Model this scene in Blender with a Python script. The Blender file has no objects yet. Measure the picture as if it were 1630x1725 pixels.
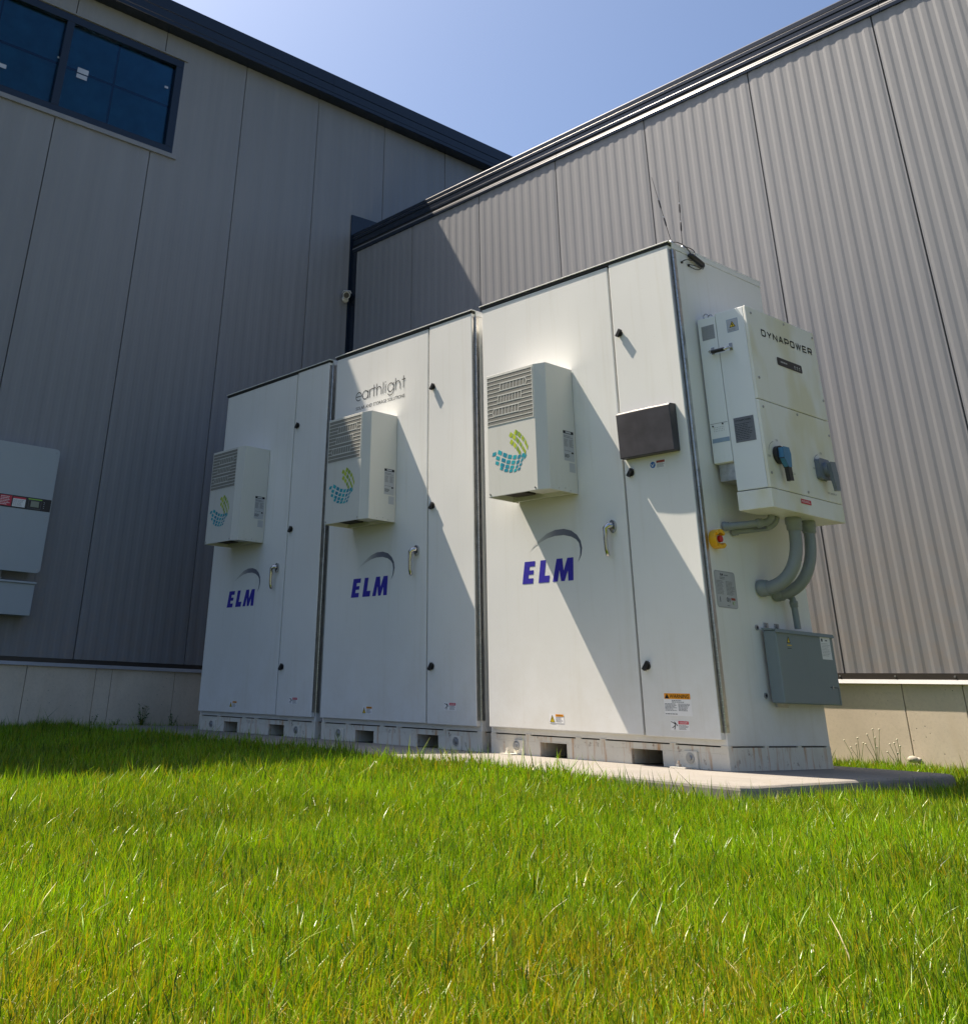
import bpy, bmesh, math, random
import numpy as np
from mathutils import Vector, Matrix

random.seed(7)
rng = np.random.default_rng(11)
scene = bpy.context.scene
col = scene.collection

# ------------------------------------------------------------------ camera
CAM = Vector((2.909, -4.3365, 0.2352))
F = Vector((-0.69203175, 0.55622231, 0.46011824))
yaw, pitch, roll = 0.8938, 0.4781, 0.0313
F = Vector((-math.sin(yaw)*math.cos(pitch), math.cos(yaw)*math.cos(pitch), math.sin(pitch)))
R0 = Vector((math.cos(yaw), math.sin(yaw), 0.0))
U0 = R0.cross(F)
R = R0*math.cos(roll) + U0*math.sin(roll)
U = U0*math.cos(roll) - R0*math.sin(roll)
cd = bpy.data.cameras.new('camera')
cam = bpy.data.objects.new('camera', cd)
col.objects.link(cam)
cam.matrix_world = Matrix(((R.x, U.x, -F.x, CAM.x), (R.y, U.y, -F.y, CAM.y), (R.z, U.z, -F.z, CAM.z), (0, 0, 0, 1)))
cd.sensor_fit = 'HORIZONTAL'
cd.sensor_width = 36.0
cd.lens = 1710.07/1630*36.0
cd.shift_x = (815-644.95)/1630
cd.shift_y = -(862.5-290.5)/1630
cd.clip_start = 0.02
cd.clip_end = 2000
scene.camera = cam

# ------------------------------------------------------------------ light
SUN = Vector((1.0, 0.285, -1.70)).normalized()       # direction the light travels
sun_el = math.asin(-SUN.z)
sun_az = math.atan2(-SUN.x, -SUN.y)
w = bpy.data.worlds.new('World')
scene.world = w
w.use_nodes = True
nt = w.node_tree
nt.nodes.clear()
sky = nt.nodes.new('ShaderNodeTexSky')
sky.sky_type = 'NISHITA'
sky.sun_disc = False
sky.sun_elevation = sun_el
sky.sun_rotation = sun_az
sky.altitude = 200
sky.air_density = 1.0
sky.dust_density = 4.0
sky.ozone_density = 6.0
bg = nt.nodes.new('ShaderNodeBackground')
bg.inputs['Strength'].default_value = 0.076
wo = nt.nodes.new('ShaderNodeOutputWorld')
nt.links.new(sky.outputs[0], bg.inputs[0])
nt.links.new(bg.outputs[0], wo.inputs[0])
sd = bpy.data.lights.new('sun', 'SUN')
sd.energy = 5.0
sd.angle = math.radians(0.5)
sd.color = (1.0, 0.875, 0.71)
so = bpy.data.objects.new('sun', sd)
col.objects.link(so)
so.rotation_mode = 'QUATERNION'
so.rotation_quaternion = SUN.to_track_quat('-Z', 'Y')
so.location = (0, 0, 20)
scene.view_settings.view_transform = 'Standard'
scene.view_settings.look = 'None'
scene.view_settings.gamma = 1.0
scene.view_settings.exposure = 1.18
scene.view_settings.use_curve_mapping = False
scene.render.engine = 'CYCLES'
scene.cycles.max_bounces = 8
scene.cycles.transparent_max_bounces = 12

# ------------------------------------------------------------------ material helpers
def new_mat(name):
    m = bpy.data.materials.new(name)
    m.use_nodes = True
    n = m.node_tree
    return m, n, n.nodes['Principled BSDF']

def nd(n, t, **kw):
    x = n.nodes.new(t)
    for k, v in kw.items():
        setattr(x, k, v)
    return x

def coords(n, scale=(1, 1, 1), world=False):
    if world:
        g = nd(n, 'ShaderNodeNewGeometry'); src = g.outputs['Position']
    else:
        g = nd(n, 'ShaderNodeTexCoord'); src = g.outputs['Object']
    mp = nd(n, 'ShaderNodeMapping')
    mp.inputs['Scale'].default_value = scale
    n.links.new(src, mp.inputs[0])
    return mp.outputs[0]

def noise(n, vec, scale, detail=4, rough=0.55):
    t = nd(n, 'ShaderNodeTexNoise')
    t.inputs['Scale'].default_value = scale
    t.inputs['Detail'].default_value = detail
    t.inputs['Roughness'].default_value = rough
    n.links.new(vec, t.inputs['Vector'])
    return t.outputs['Fac']

def ramp(n, fac, stops):
    r = nd(n, 'ShaderNodeValToRGB')
    e = r.color_ramp.elements
    while len(e) < len(stops): e.new(0.5)
    for i, (p, c) in enumerate(stops):
        e[i].position = p
        e[i].color = (c[0], c[1], c[2], 1) if not isinstance(c, (int, float)) else (c, c, c, 1)
    n.links.new(fac, r.inputs[0])
    return r.outputs[0]

def mix(n, fac, a, b, mode='MIX'):
    m = nd(n, 'ShaderNodeMix', data_type='RGBA', blend_type=mode)
    for s, v in ((0, fac), (6, a), (7, b)):
        if isinstance(v, (int, float)): m.inputs[s].default_value = v
        elif isinstance(v, tuple): m.inputs[s].default_value = (v[0], v[1], v[2], 1)
        else: n.links.new(v, m.inputs[s])
    return m.outputs[2]

def bump(n, b, h, strength, dist=0.002):
    x = nd(n, 'ShaderNodeBump')
    x.inputs['Strength'].default_value = strength
    x.inputs['Distance'].default_value = dist
    n.links.new(h, x.inputs['Height'])
    n.links.new(x.outputs[0], b.inputs['Normal'])

def plain(name, c, rough=0.5, metal=0.0, spec=0.5, var=0.06, vs=8.0):
    m, n, b = new_mat(name)
    v = coords(n)
    f = noise(n, v, vs, 3)
    lo = tuple(x*(1-var) for x in c); hi = tuple(min(1, x*(1+var)) for x in c)
    n.links.new(ramp(n, f, [(0.3, lo), (0.7, hi)]), b.inputs['Base Color'])
    b.inputs['Roughness'].default_value = rough
    b.inputs['Metallic'].default_value = metal
    b.inputs['Specular IOR Level'].default_value = spec
    return m

def paint(name, c, rough=0.38, streak=0.10, rust=0.0, yellow=0.0, splash=0.0):
    """powder coated sheet steel: fine orange peel, faint run marks, optional rust runs"""
    m, n, b = new_mat(name)
    v = coords(n)
    vs = coords(n, (14, 14, 0.8))
    big = noise(n, v, 1.3, 3)
    base = ramp(n, big, [(0.3, tuple(x*0.96 for x in c)), (0.7, tuple(min(1, x*1.03) for x in c))])
    st = noise(n, vs, 1.6, 5, 0.6)
    stm = ramp(n, st, [(0.55, 0.0), (0.80, 1.0)])
    dirt = (c[0]*0.74, c[1]*0.70, c[2]*0.60)
    sc = nd(n, 'ShaderNodeMath', operation='MULTIPLY'); sc.inputs[1].default_value = streak*4
    n.links.new(stm, sc.inputs[0])
    base = mix(n, sc.outputs[0], base, dirt)
    spk = noise(n, v, 160, 2)
    spm = ramp(n, spk, [(0.70, 0.0), (0.74, 0.5)])
    base = mix(n, spm, base, (c[0]*0.7, c[1]*0.67, c[2]*0.6))
    if splash:
        sp_ = nd(n, 'ShaderNodeSeparateXYZ'); n.links.new(v, sp_.inputs[0])
        mr_ = nd(n, 'ShaderNodeMapRange'); n.links.new(sp_.outputs['Z'], mr_.inputs[0])
        mr_.inputs[1].default_value = 0.75; mr_.inputs[2].default_value = 0.0; mr_.inputs[3].default_value = 0.0; mr_.inputs[4].default_value = splash
        sn_ = noise(n, v, 7, 8, 0.75); mm = nd(n, 'ShaderNodeMath', operation='MULTIPLY')
        n.links.new(mr_.outputs[0], mm.inputs[0]); n.links.new(ramp(n, sn_, [(0.38, 0.1), (0.68, 1.0)]), mm.inputs[1])
        base = mix(n, mm.outputs[0], base, (0.46, 0.40, 0.27))
    if yellow:
        yn = noise(n, coords(n, (2, 2.2, 1.0)), 1.6, 3)
        ym = ramp(n, yn, [(0.45, 0.0), (0.6, yellow)])
        base = mix(n, ym, base, (c[0]*0.80, c[1]*0.74, c[2]*0.45))
    if rust:
        rn = noise(n, coords(n, (26, 26, 3.0)), 1.0, 6, 0.65)
        rm = ramp(n, rn, [(0.53, 0.0), (0.70, rust)])
        r2 = noise(n, v, 22, 5, 0.7)
        rm2 = ramp(n, r2, [(0.60, 0.0), (0.70, rust*0.8)])
        base = mix(n, rm, base, (0.50, 0.25, 0.09))
        base = mix(n, rm2, base, (0.20, 0.12, 0.07))
    n.links.new(base, b.inputs['Base Color'])
    b.inputs['Roughness'].default_value = rough
    b.inputs['Specular IOR Level'].default_value = 0.45
    peel = noise(n, v, 420, 2)
    bump(n, b, peel, 0.12, 0.0006)
    wav = noise(n, coords(n, (1, 1, 0.6)), 2.6, 1)
    bw = nd(n, 'ShaderNodeBump'); bw.inputs['Strength'].default_value = 0.5; bw.inputs['Distance'].default_value = 0.006
    n.links.new(wav, bw.inputs['Height'])
    pb = [x for x in n.nodes if x.bl_idname == 'ShaderNodeBump' and x != bw][0]
    n.links.new(bw.outputs[0], pb.inputs['Normal'])
    return m

CAB = (0.765, 0.77, 0.755)
M = {}
M['cab'] = paint('cabinet_paint', CAB, 0.34, 0.07, splash=0.26)
M['cab_base'] = paint('cabinet_base_paint', (0.76, 0.73, 0.64), 0.5, 0.10, rust=1.0, splash=0.25)
M['ac'] = paint('cooler_paint', (0.63, 0.635, 0.60), 0.42, 0.05)
M['inv'] = paint('inverter_paint', (0.79, 0.80, 0.77), 0.34, 0.05, yellow=0.55)
M['inv_side'] = paint('inverter_side_paint', (0.77, 0.80, 0.81), 0.34, 0.03)
M['dark'] = plain('black_plastic', (0.018, 0.018, 0.02), 0.4)
M['gasket'] = plain('dark_rubber', (0.02, 0.02, 0.018), 0.8)
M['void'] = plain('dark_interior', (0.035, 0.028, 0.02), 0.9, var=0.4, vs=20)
M['steel'] = plain('stainless_steel', (0.50, 0.49, 0.47), 0.28, 1.0, var=0.15, vs=30)
M['chrome'] = plain('chrome', (0.50, 0.50, 0.50), 0.20, 1.0)
M['galv'] = plain('galvanised_steel', (0.42, 0.43, 0.44), 0.42, 0.85, var=0.2, vs=30)
M['conduit'] = plain('grey_pvc', (0.23, 0.26, 0.27), 0.42)
M['greybox'] = paint('grey_box_paint', (0.20, 0.245, 0.26), 0.45, 0.06)
M['wallbox'] = paint('wall_inverter_paint', (0.37, 0.41, 0.44), 0.5, 0.03)
M['trim'] = plain('dark_trim', (0.008, 0.015, 0.030), 0.26, 0.0, 0.5, vs=2)
M['trimlit'] = plain('trim_painted_sheen', (0.06, 0.065, 0.075), 0.3, 0.0, 0.5)  # lighter copy of the dark trim; the fold's bright sheen is in the colour
M['eavestrip'] = plain('pale_eaves_strip', (0.20, 0.20, 0.205), 0.4, 0.0, 0.4)
M['trim_brown'] = plain('base_trim', (0.045, 0.038, 0.034), 0.4, vs=6)
M['drip'] = plain('drip_edge_metal', (0.42, 0.42, 0.43), 0.35, 0.3)
M['seam'] = plain('joint_sealant', (0.015, 0.015, 0.016), 0.8)
M['yellow'] = plain('yellow_plastic', (0.80, 0.42, 0.01), 0.4)
M['red'] = plain('red_plastic', (0.55, 0.02, 0.02), 0.35)
M['white'] = plain('white_vinyl', (0.80, 0.80, 0.80), 0.4, var=0.02)
M['label'] = plain('label_silver', (0.45, 0.47, 0.50), 0.35, 0.2)
M['plate'] = plain('name_plate', (0.16, 0.17, 0.19), 0.4, 0.2)
M['ink'] = plain('black_ink', (0.015, 0.017, 0.022), 0.45, 0.0, 0.15)
M['greyink'] = plain('grey_ink', (0.22, 0.23, 0.25), 0.5, 0.0, 0.15)
M['faintink'] = plain('faint_ink', (0.45, 0.46, 0.46), 0.5)
M['navy'] = plain('navy_ink', (0.048, 0.040, 0.36), 0.45, 0.0, 0.15, var=0.1, vs=60)
M['orange'] = plain('orange_ink', (0.75, 0.30, 0.01), 0.45)
M['redink'] = plain('red_ink', (0.55, 0.03, 0.06), 0.45)
M['yellowink'] = plain('yellow_ink', (0.75, 0.55, 0.01), 0.45)
M['blueink'] = plain('blue_ink', (0.02, 0.13, 0.42), 0.45)
M['brownink'] = plain('brown_ink', (0.30, 0.05, 0.03), 0.45)
M['paleblue'] = plain('pale_blue_label', (0.25, 0.34, 0.46), 0.45)
M['limeink'] = plain('lime_ink', (0.28, 0.55, 0.08), 0.45)
M['screen'] = plain('lcd_screen', (0.24, 0.27, 0.22), 0.25)
M['switchblue'] = plain('blue_switch_plastic', (0.05, 0.20, 0.38), 0.3)
M['switchgrey'] = plain('grey_switch_plastic', (0.17, 0.20, 0.24), 0.4)
M['pocket'] = plain('charcoal_plastic', (0.045, 0.043, 0.052), 0.5, var=0.25, vs=14)
M['grille'] = None
M['stem'] = plain('plant_stem', (0.10, 0.16, 0.03), 0.6, var=0.3)
M['leaf'] = plain('weed_leaf', (0.05, 0.12, 0.02), 0.5, var=0.4, vs=30)
M['petal'] = plain('pale_petals', (0.50, 0.48, 0.36), 0.7)
M['rock'] = plain('pale_stone', (0.42, 0.38, 0.32), 0.85, var=0.3, vs=20)

def grad_ink(name, c1, c2):
    m, n, b = new_mat(name)
    tc = nd(n, 'ShaderNodeTexCoord')
    sp = nd(n, 'ShaderNodeSeparateXYZ'); n.links.new(tc.outputs['Object'], sp.inputs[0])
    w_ = nd(n, 'ShaderNodeMath', operation='MULTIPLY'); w_.inputs[1].default_value = 9.0
    n.links.new(sp.outputs['X'], w_.inputs[0])
    fr = nd(n, 'ShaderNodeMath', operation='FRACT'); n.links.new(w_.outputs[0], fr.inputs[0])
    n.links.new(ramp(n, fr.outputs[0], [(0.0, c1), (1.0, c2)]), b.inputs['Base Color'])
    b.inputs['Roughness'].default_value = 0.45
    return m
M['teal'] = grad_ink('teal_ink', (0.01, 0.20, 0.33), (0.02, 0.42, 0.47))
M['green'] = grad_ink('lime_green_ink', (0.20, 0.33, 0.02), (0.50, 0.60, 0.04))

# swoosh above the ELM lettering: grey that fades to the door colour at its tail
m, n, b = new_mat('swoosh_ink')
tc = nd(n, 'ShaderNodeTexCoord')
sp = nd(n, 'ShaderNodeSeparateXYZ'); n.links.new(tc.outputs['Object'], sp.inputs[0])
n.links.new(ramp(n, nd(n, 'ShaderNodeMapRange').outputs[0], [(0, 0.5)]), b.inputs['Base Color'])
mr = [x for x in n.nodes if x.bl_idname == 'ShaderNodeMapRange'][0]
n.links.new(sp.outputs['X'], mr.inputs[0])
mr.inputs[1].default_value = -1.08; mr.inputs[2].default_value = -0.72
n.links.new(ramp(n, mr.outputs[0], [(0.0, CAB), (0.22, (0.55, 0.54, 0.53)), (0.55, (0.20, 0.20, 0.26)), (1.0, (0.10, 0.11, 0.15))]), b.inputs['Base Color'])
b.inputs['Roughness'].default_value = 0.45
M['swoosh'] = m

# perforated sheet behind the cooler louvres
m, n, b = new_mat('perforated_sheet')
v = coords(n, (1, 1, 1))
vo = nd(n, 'ShaderNodeTexVoronoi'); vo.inputs['Scale'].default_value = 170; vo.inputs['Randomness'].default_value = 0.0
n.links.new(v, vo.inputs['Vector'])
n.links.new(ramp(n, vo.outputs['Distance'], [(0.30, (0.045, 0.042, 0.036)), (0.42, (0.27, 0.265, 0.24))]), b.inputs['Base Color'])
b.inputs['Roughness'].default_value = 0.5
M['grille'] = m

# profiled wall cladding
def cladding(name, c):
    m, n, b = new_mat(name)
    v = coords(n, world=True)
    vs = coords(n, (9, 9, 0.35), world=True)
    a = noise(n, v, 0.55, 4)
    s = noise(n, vs, 1.0, 4, 0.6)
    base = ramp(n, a, [(0.3, tuple(x*0.93 for x in c)), (0.7, tuple(x*1.05 for x in c))])
    st = ramp(n, s, [(0.3, tuple(x*0.90 for x in c)), (0.7, tuple(x*1.08 for x in c))])
    base = mix(n, 0.5, base, st)
    # splash of soil in the lowest half metre
    g = nd(n, 'ShaderNodeNewGeometry')
    sp = nd(n, 'ShaderNodeSeparateXYZ'); n.links.new(g.outputs['Position'], sp.inputs[0])
    mr = nd(n, 'ShaderNodeMapRange'); n.links.new(sp.outputs['Z'], mr.inputs[0])
    mr.inputs[1].default_value = 1.5; mr.inputs[2].default_value = 0.45
    mr.inputs[3].default_value = 0.0; mr.inputs[4].default_value = 0.45
    sn = noise(n, v, 9, 6, 0.7)
    sm = nd(n, 'ShaderNodeMath', operation='MULTIPLY')
    n.links.new(mr.outputs[0], sm.inputs[0])
    n.links.new(ramp(n, sn, [(0.42, 0.15), (0.66, 1.0)]), sm.inputs[1])
    base = mix(n, sm.outputs[0], base, (0.30, 0.235, 0.19))
    n.links.new(base, b.inputs['Base Color'])
    b.inputs['Roughness'].default_value = 0.52
    b.inputs['Specular IOR Level'].default_value = 0.35
    e = noise(n, v, 260, 3)
    bump(n, b, e, 0.25, 0.0012)
    return m
M['clad'] = cladding('wall_cladding', (0.246, 0.250, 0.268))

# poured concrete
def concrete(name, c, dark=0.5):
    m, n, b = new_mat(name)
    v = coords(n, world=True)
    a = noise(n, v, 2.2, 6, 0.6)
    base = ramp(n, a, [(0.25, tuple(x*0.80 for x in c)), (0.75, tuple(x*1.12 for x in c))])
    vs = coords(n, (5, 5, 0.6), world=True)
    s = noise(n, vs, 1.5, 4)
    base = mix(n, ramp(n, s, [(0.5, 0.0), (0.8, 0.35)]), base, (c[0]*0.75, c[1]*0.66, c[2]*0.52))
    vo = nd(n, 'ShaderNodeTexVoronoi'); vo.inputs['Scale'].default_value = 26
    n.links.new(v, vo.inputs['Vector'])
    hole = ramp(n, vo.outputs['Distance'], [(0.05, 1.0), (0.10, 0.0)])
    pick = noise(n, v, 5, 2)
    hm = nd(n, 'ShaderNodeMath', operation='MULTIPLY')
    n.links.new(hole, hm.inputs[0]); n.links.new(ramp(n, pick, [(0.5, 0.0), (0.56, 1.0)]), hm.inputs[1])
    base = mix(n, hm.outputs[0], base, tuple(x*0.22 for x in c))
    f = noise(n, v, 60, 5, 0.7)
    base = mix(n, ramp(n, f, [(0.35, 0.25), (0.5, 0.0)]), base, tuple(x*0.6 for x in c))
    n.links.new(base, b.inputs['Base Color'])
    b.inputs['Roughness'].default_value = 0.9
    h = nd(n, 'ShaderNodeMath', operation='SUBTRACT'); n.links.new(f, h.inputs[0]); n.links.new(hm.outputs[0], h.inputs[1])
    bump(n, b, h.outputs[0], 0.22, 0.002)
    return m
M['conc'] = concrete('foundation_concrete', (0.74, 0.63, 0.50))
M['pad'] = concrete('pad_concrete', (0.255, 0.238, 0.215))

# soil and thatch under the lawn
m, n, b = new_mat('soil_and_thatch')
v = coords(n, world=True)
a = noise(n, v, 3, 6); c_ = noise(n, v, 90, 5, 0.7)
base = ramp(n, a, [(0.35, (0.035, 0.06, 0.010)), (0.65, (0.07, 0.085, 0.018))])
base = mix(n, ramp(n, c_, [(0.4, 0.0), (0.65, 0.8)]), base, (0.16, 0.13, 0.05))
n.links.new(base, b.inputs['Base Color'])
b.inputs['Roughness'].default_value = 0.95
bump(n, b, c_, 0.8, 0.01)
M['soil'] = m

# grass blades, coloured per blade by an attribute
m, n, b = new_mat('grass_blades')
at = nd(n, 'ShaderNodeAttribute', attribute_name='tint')
n.links.new(at.outputs['Color'], b.inputs['Base Color'])
b.inputs['Roughness'].default_value = 0.36
b.inputs['Specular IOR Level'].default_value = 0.42
tr = nd(n, 'ShaderNodeBsdfTranslucent')
bright = mix(n, 1.0, at.outputs['Color'], (1.5, 1.4, 0.5), 'MULTIPLY')
n.links.new(bright, tr.inputs[0])
mx = nd(n, 'ShaderNodeMixShader'); mx.inputs[0].default_value = 0.30
n.links.new(b.outputs[0], mx.inputs[1]); n.links.new(tr.outputs[0], mx.inputs[2])
n.links.new(mx.outputs[0], n.nodes['Material Output'].inputs[0])
M['grass'] = m

# window glass: tinted pane over a dim interior
m, n, b = new_mat('tinted_glass')
n.nodes.remove(b)
tb = nd(n, 'ShaderNodeBsdfTransparent'); tb.inputs[0].default_value = (0.30, 0.55, 0.66, 1)
gl = nd(n, 'ShaderNodeBsdfGlossy'); gl.inputs['Roughness'].default_value = 0.02
gl.inputs[0].default_value = (0.55, 0.72, 0.88, 1)
fr = nd(n, 'ShaderNodeFresnel'); fr.inputs[0].default_value = 1.5
mx = nd(n, 'ShaderNodeMixShader')
n.links.new(fr.outputs[0], mx.inputs[0]); n.links.new(tb.outputs[0], mx.inputs[1]); n.links.new(gl.outputs[0], mx.inputs[2])
n.links.new(mx.outputs[0], n.nodes['Material Output'].inputs[0])
M['glass'] = m
M['backing'] = plain('interior_tone_backing', (0.34, 0.50, 0.52), 0.9, var=0.25, vs=5)  # added sheet behind the panes, its tone standing in for the dim interior

# ------------------------------------------------------------------ mesh builder
class MB:
    def __init__(s): s.v = []; s.f = []; s.m = []; s.sm = []; s.mats = []
    def mi(s, k):
        if k not in s.mats: s.mats.append(k)
        return s.mats.index(k)
    def add(s, vs, fs, mat, smooth=False):
        o = len(s.v); s.v += [tuple(p) for p in vs]
        k = s.mi(mat)
        for f in fs:
            s.f.append([o+i for i in f]); s.m.append(k); s.sm.append(smooth)
        return s
    def box(s, x0, x1, y0, y1, z0, z1, mat):
        vs = [(x0,y0,z0),(x1,y0,z0),(x1,y1,z0),(x0,y1,z0),(x0,y0,z1),(x1,y0,z1),(x1,y1,z1),(x0,y1,z1)]
        return s.add(vs, [(0,3,2,1),(4,5,6,7),(0,1,5,4),(1,2,6,5),(2,3,7,6),(3,0,4,7)], mat)
    def prism(s, prof, a0, a1, axis, mat, smooth=False):
        """closed profile in the two other axes, extruded along axis"""
        def P(p, t):
            if axis == 'x': return (t, p[0], p[1])
            if axis == 'y': return (p[0], t, p[1])
            return (p[0], p[1], t)
        k = len(prof)
        vs = [P(p, a0) for p in prof] + [P(p, a1) for p in prof]
        fs = [tuple(range(k)), tuple(range(2*k-1, k-1, -1))] + [(i, (i+1) % k, k+(i+1) % k, k+i) for i in range(k)]
        return s.add(vs, fs, mat, smooth)
    def tube(s, pts, r, mat, n=12, caps=True, smooth=True):
        pts = [Vector(p) for p in pts]
        rr = r if isinstance(r, (list, tuple)) else [r]*len(pts)
        vs = []; fs = []
        up = None
        for i, p in enumerate(pts):
            d = (pts[min(i+1, len(pts)-1)] - pts[max(i-1, 0)]).normalized()
            if up is None:
                up = Vector((0, 0, 1)) if abs(d.z) < 0.9 else Vector((1, 0, 0))
            a = d.cross(up).normalized(); up = a.cross(d).normalized()
            for k in range(n):
                t = 2*math.pi*k/n
                vs.append(p + a*math.cos(t)*rr[i] + up*math.sin(t)*rr[i])
        for i in range(len(pts)-1):
            for k in range(n):
                fs.append((i*n+k, i*n+(k+1) % n, (i+1)*n+(k+1) % n, (i+1)*n+k))
        s.add(vs, fs, mat, smooth)
        if caps:
            s.add(vs[:n], [tuple(range(n-1, -1, -1))], mat); s.add(vs[-n:], [tuple(range(n))], mat)
        return s
    def cyl(s, p0, p1, r, mat, n=16, r1=None): return s.tube([p0, p1], [r, r if r1 is None else r1], mat, n)
    def ball(s, c, r, mat, seg=10, ring=6, sc=(1, 1, 1)):
        vs = [(c[0], c[1], c[2]+r*sc[2])]; fs = []
        for i in range(1, ring):
            t = math.pi*i/ring
            for k in range(seg):
                p = 2*math.pi*k/seg
                vs.append((c[0]+r*sc[0]*math.sin(t)*math.cos(p), c[1]+r*sc[1]*math.sin(t)*math.sin(p), c[2]+r*sc[2]*math.cos(t)))
        vs.append((c[0], c[1], c[2]-r*sc[2]))
        for k in range(seg):
            fs.append((0, 1+k, 1+(k+1) % seg)); fs.append((len(vs)-1, len(vs)-1-seg+(k+1) % seg, len(vs)-1-seg+k))
        for i in range(ring-2):
            for k in range(seg):
                a = 1+i*seg; fs.append((a+k, a+seg+k, a+seg+(k+1) % seg, a+(k+1) % seg))
        return s.add(vs, fs, mat, True)
    def build(s, name, parent=None, bevel=0.0, seg=2, merge=False, smooth_angle=None, shift=None):
        me = bpy.data.meshes.new(name)
        vv = s.v if shift is None else [(p[0]-shift[0], p[1]-shift[1], p[2]-shift[2]) for p in s.v]
        me.from_pydata(vv, [], s.f)
        for k in s.mats: me.materials.append(M[k])
        me.polygons.foreach_set('material_index', s.m)
        me.polygons.foreach_set('use_smooth', s.sm)
        if bevel > 0 or merge is not None:
            bm = bmesh.new(); bm.from_mesh(me)
            if merge: bmesh.ops.remove_doubles(bm, verts=bm.verts, dist=1e-5)
            if bevel > 0:
                es = [e for e in bm.edges if len(e.link_faces) == 2 and e.calc_face_angle(0) > 0.6]
                bmesh.ops.bevel(bm, geom=es, offset=bevel, segments=seg, affect='EDGES', clamp_overlap=True, profile=0.6)
            bm.to_mesh(me); bm.free()
        me.update()
        o = bpy.data.objects.new(name, me)
        col.objects.link(o)
        o.parent = parent
        return o

def fixn(o):
    bm = bmesh.new(); bm.from_mesh(o.data)
    bmesh.ops.recalc_face_normals(bm, faces=bm.faces)
    bm.to_mesh(o.data); bm.free()
    return o

def tag(o, label=None, cat=None, group=None, kind=None):
    if label: o['label'] = label
    if cat: o['category'] = cat
    if group: o['group'] = group
    if kind: o['kind'] = kind
    return o

def thing(name, label, cat, loc=(0, 0, 0), group=None):
    o = bpy.data.objects.new(name, None)
    col.objects.link(o)
    o.location = loc
    o.empty_display_size = 0.2
    return tag(o, label, cat, group)

def copy_tree(o, parent=None):
    c = o.copy(); col.objects.link(c); c.parent = parent
    for ch in list(o.children): copy_tree(ch, c)
    return c

# ------------------------------------------------------------------ flat print on a face
class Face:
    """maps (u, v) on a vertical face to 3D: axis 'y' faces -Y (u runs +X), axis 'x' faces +X (u runs +Y)"""
    def __init__(s, axis, d, u0=0.0, v0=0.0): s.axis = axis; s.d = d; s.u0 = u0; s.v0 = v0
    def P(s, u, v, h=0.0):
        if s.axis == 'y': return (s.u0+u, s.d-h, s.v0+v)
        return (s.d+h, s.u0+u, s.v0+v)

def fpoly(mb, fc, pts, mat, h=0.0008):
    mb.add([fc.P(u, v, h) for u, v in pts], [tuple(range(len(pts)))], mat)

def frect(mb, fc, u0, u1, v0, v1, mat, h=0.0008): fpoly(mb, fc, [(u0, v0), (u1, v0), (u1, v1), (u0, v1)], mat, h)

def fstrip(mb, fc, pts, wd, mat, h=0.0008, closed=False):
    """mitred stroke"""
    P = [Vector((p[0], p[1])) for p in pts]; n_ = len(P); L = []; Rr = []
    for i in range(n_):
        if closed: a = P[i-1]; c = P[(i+1) % n_]
        else: a = P[max(i-1, 0)]; c = P[min(i+1, n_-1)]
        d1 = (P[i]-a); d2 = (c-P[i])
        if d1.length < 1e-9: d1 = d2
        if d2.length < 1e-9: d2 = d1
        d1 = d1.normalized(); d2 = d2.normalized()
        t = d1+d2
        t = t.normalized() if t.length > 1e-6 else d1
        nn = Vector((-t.y, t.x)); k = max(0.45, abs(nn.dot(Vector((-d1.y, d1.x)))))
        L.append(P[i]+nn*wd/2/k); Rr.append(P[i]-nn*wd/2/k)
    vs = [fc.P(p.x, p.y, h) for p in L] + [fc.P(p.x, p.y, h) for p in Rr]
    rg = range(n_) if closed else range(n_-1)
    mb.add(vs, [(i, n_+i, n_+(i+1) % n_, (i+1) % n_) for i in rg], mat)

def arc(cx, cy, rx, ry, a0, a1, k=14):
    return [(cx+rx*math.cos(math.radians(a0+(a1-a0)*i/k)), cy+ry*math.sin(math.radians(a0+(a1-a0)*i/k))) for i in range(k+1)]

def ftext(mb, fc, txt, u, v, h_, mat, width=None, h=0.0014, shear=0.0, bold=0.0):
    """built-in font, converted to polygons; u,v is the lower-left corner"""
    cu = bpy.data.curves.new('t', 'FONT'); cu.body = txt; cu.size = 1.0; cu.resolution_u = 3; cu.offset = bold; cu.shear = shear
    ob = bpy.data.objects.new('t', cu)
    col.objects.link(ob)
    dg = bpy.context.evaluated_depsgraph_get()
    me = bpy.data.meshes.new_from_object(ob.evaluated_get(dg))
    xs = [p.co.x for p in me.vertices]; ys = [p.co.y for p in me.vertices]
    sx0, sx1, sy0, sy1 = min(xs), max(xs), min(ys), max(ys)
    sc = h_/(sy1-sy0); su = sc if width is None else width/(sx1-sx0)
    mb.add([fc.P(u+(p.co.x-sx0)*su, v+(p.co.y-sy0)*sc, h) for p in me.vertices], [tuple(p.vertices) for p in me.polygons], mat)
    col.objects.unlink(ob); bpy.data.objects.remove(ob); bpy.data.curves.remove(cu); bpy.data.meshes.remove(me)

def flines(mb, fc, u0, u1, v1, v0, nrow, mat='greyink', fill=0.4, seed=1, h=0.0013):
    """rows of unreadable small print"""
    r = random.Random(seed); dv = (v1-v0)/nrow
    for i in range(nrow):
        x = u0; e = u0+(u1-u0)*r.uniform(0.65, 1.0)
        while x < e:
            w_ = (u1-u0)*r.uniform(0.08, 0.22); x2 = min(e, x+w_)
            frect(mb, fc, x, x2, v1-dv*(i+0.5)-dv*fill/2, v1-dv*(i+0.5)+dv*fill/2, mat, h)
            x = x2+(u1-u0)*0.03

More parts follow.
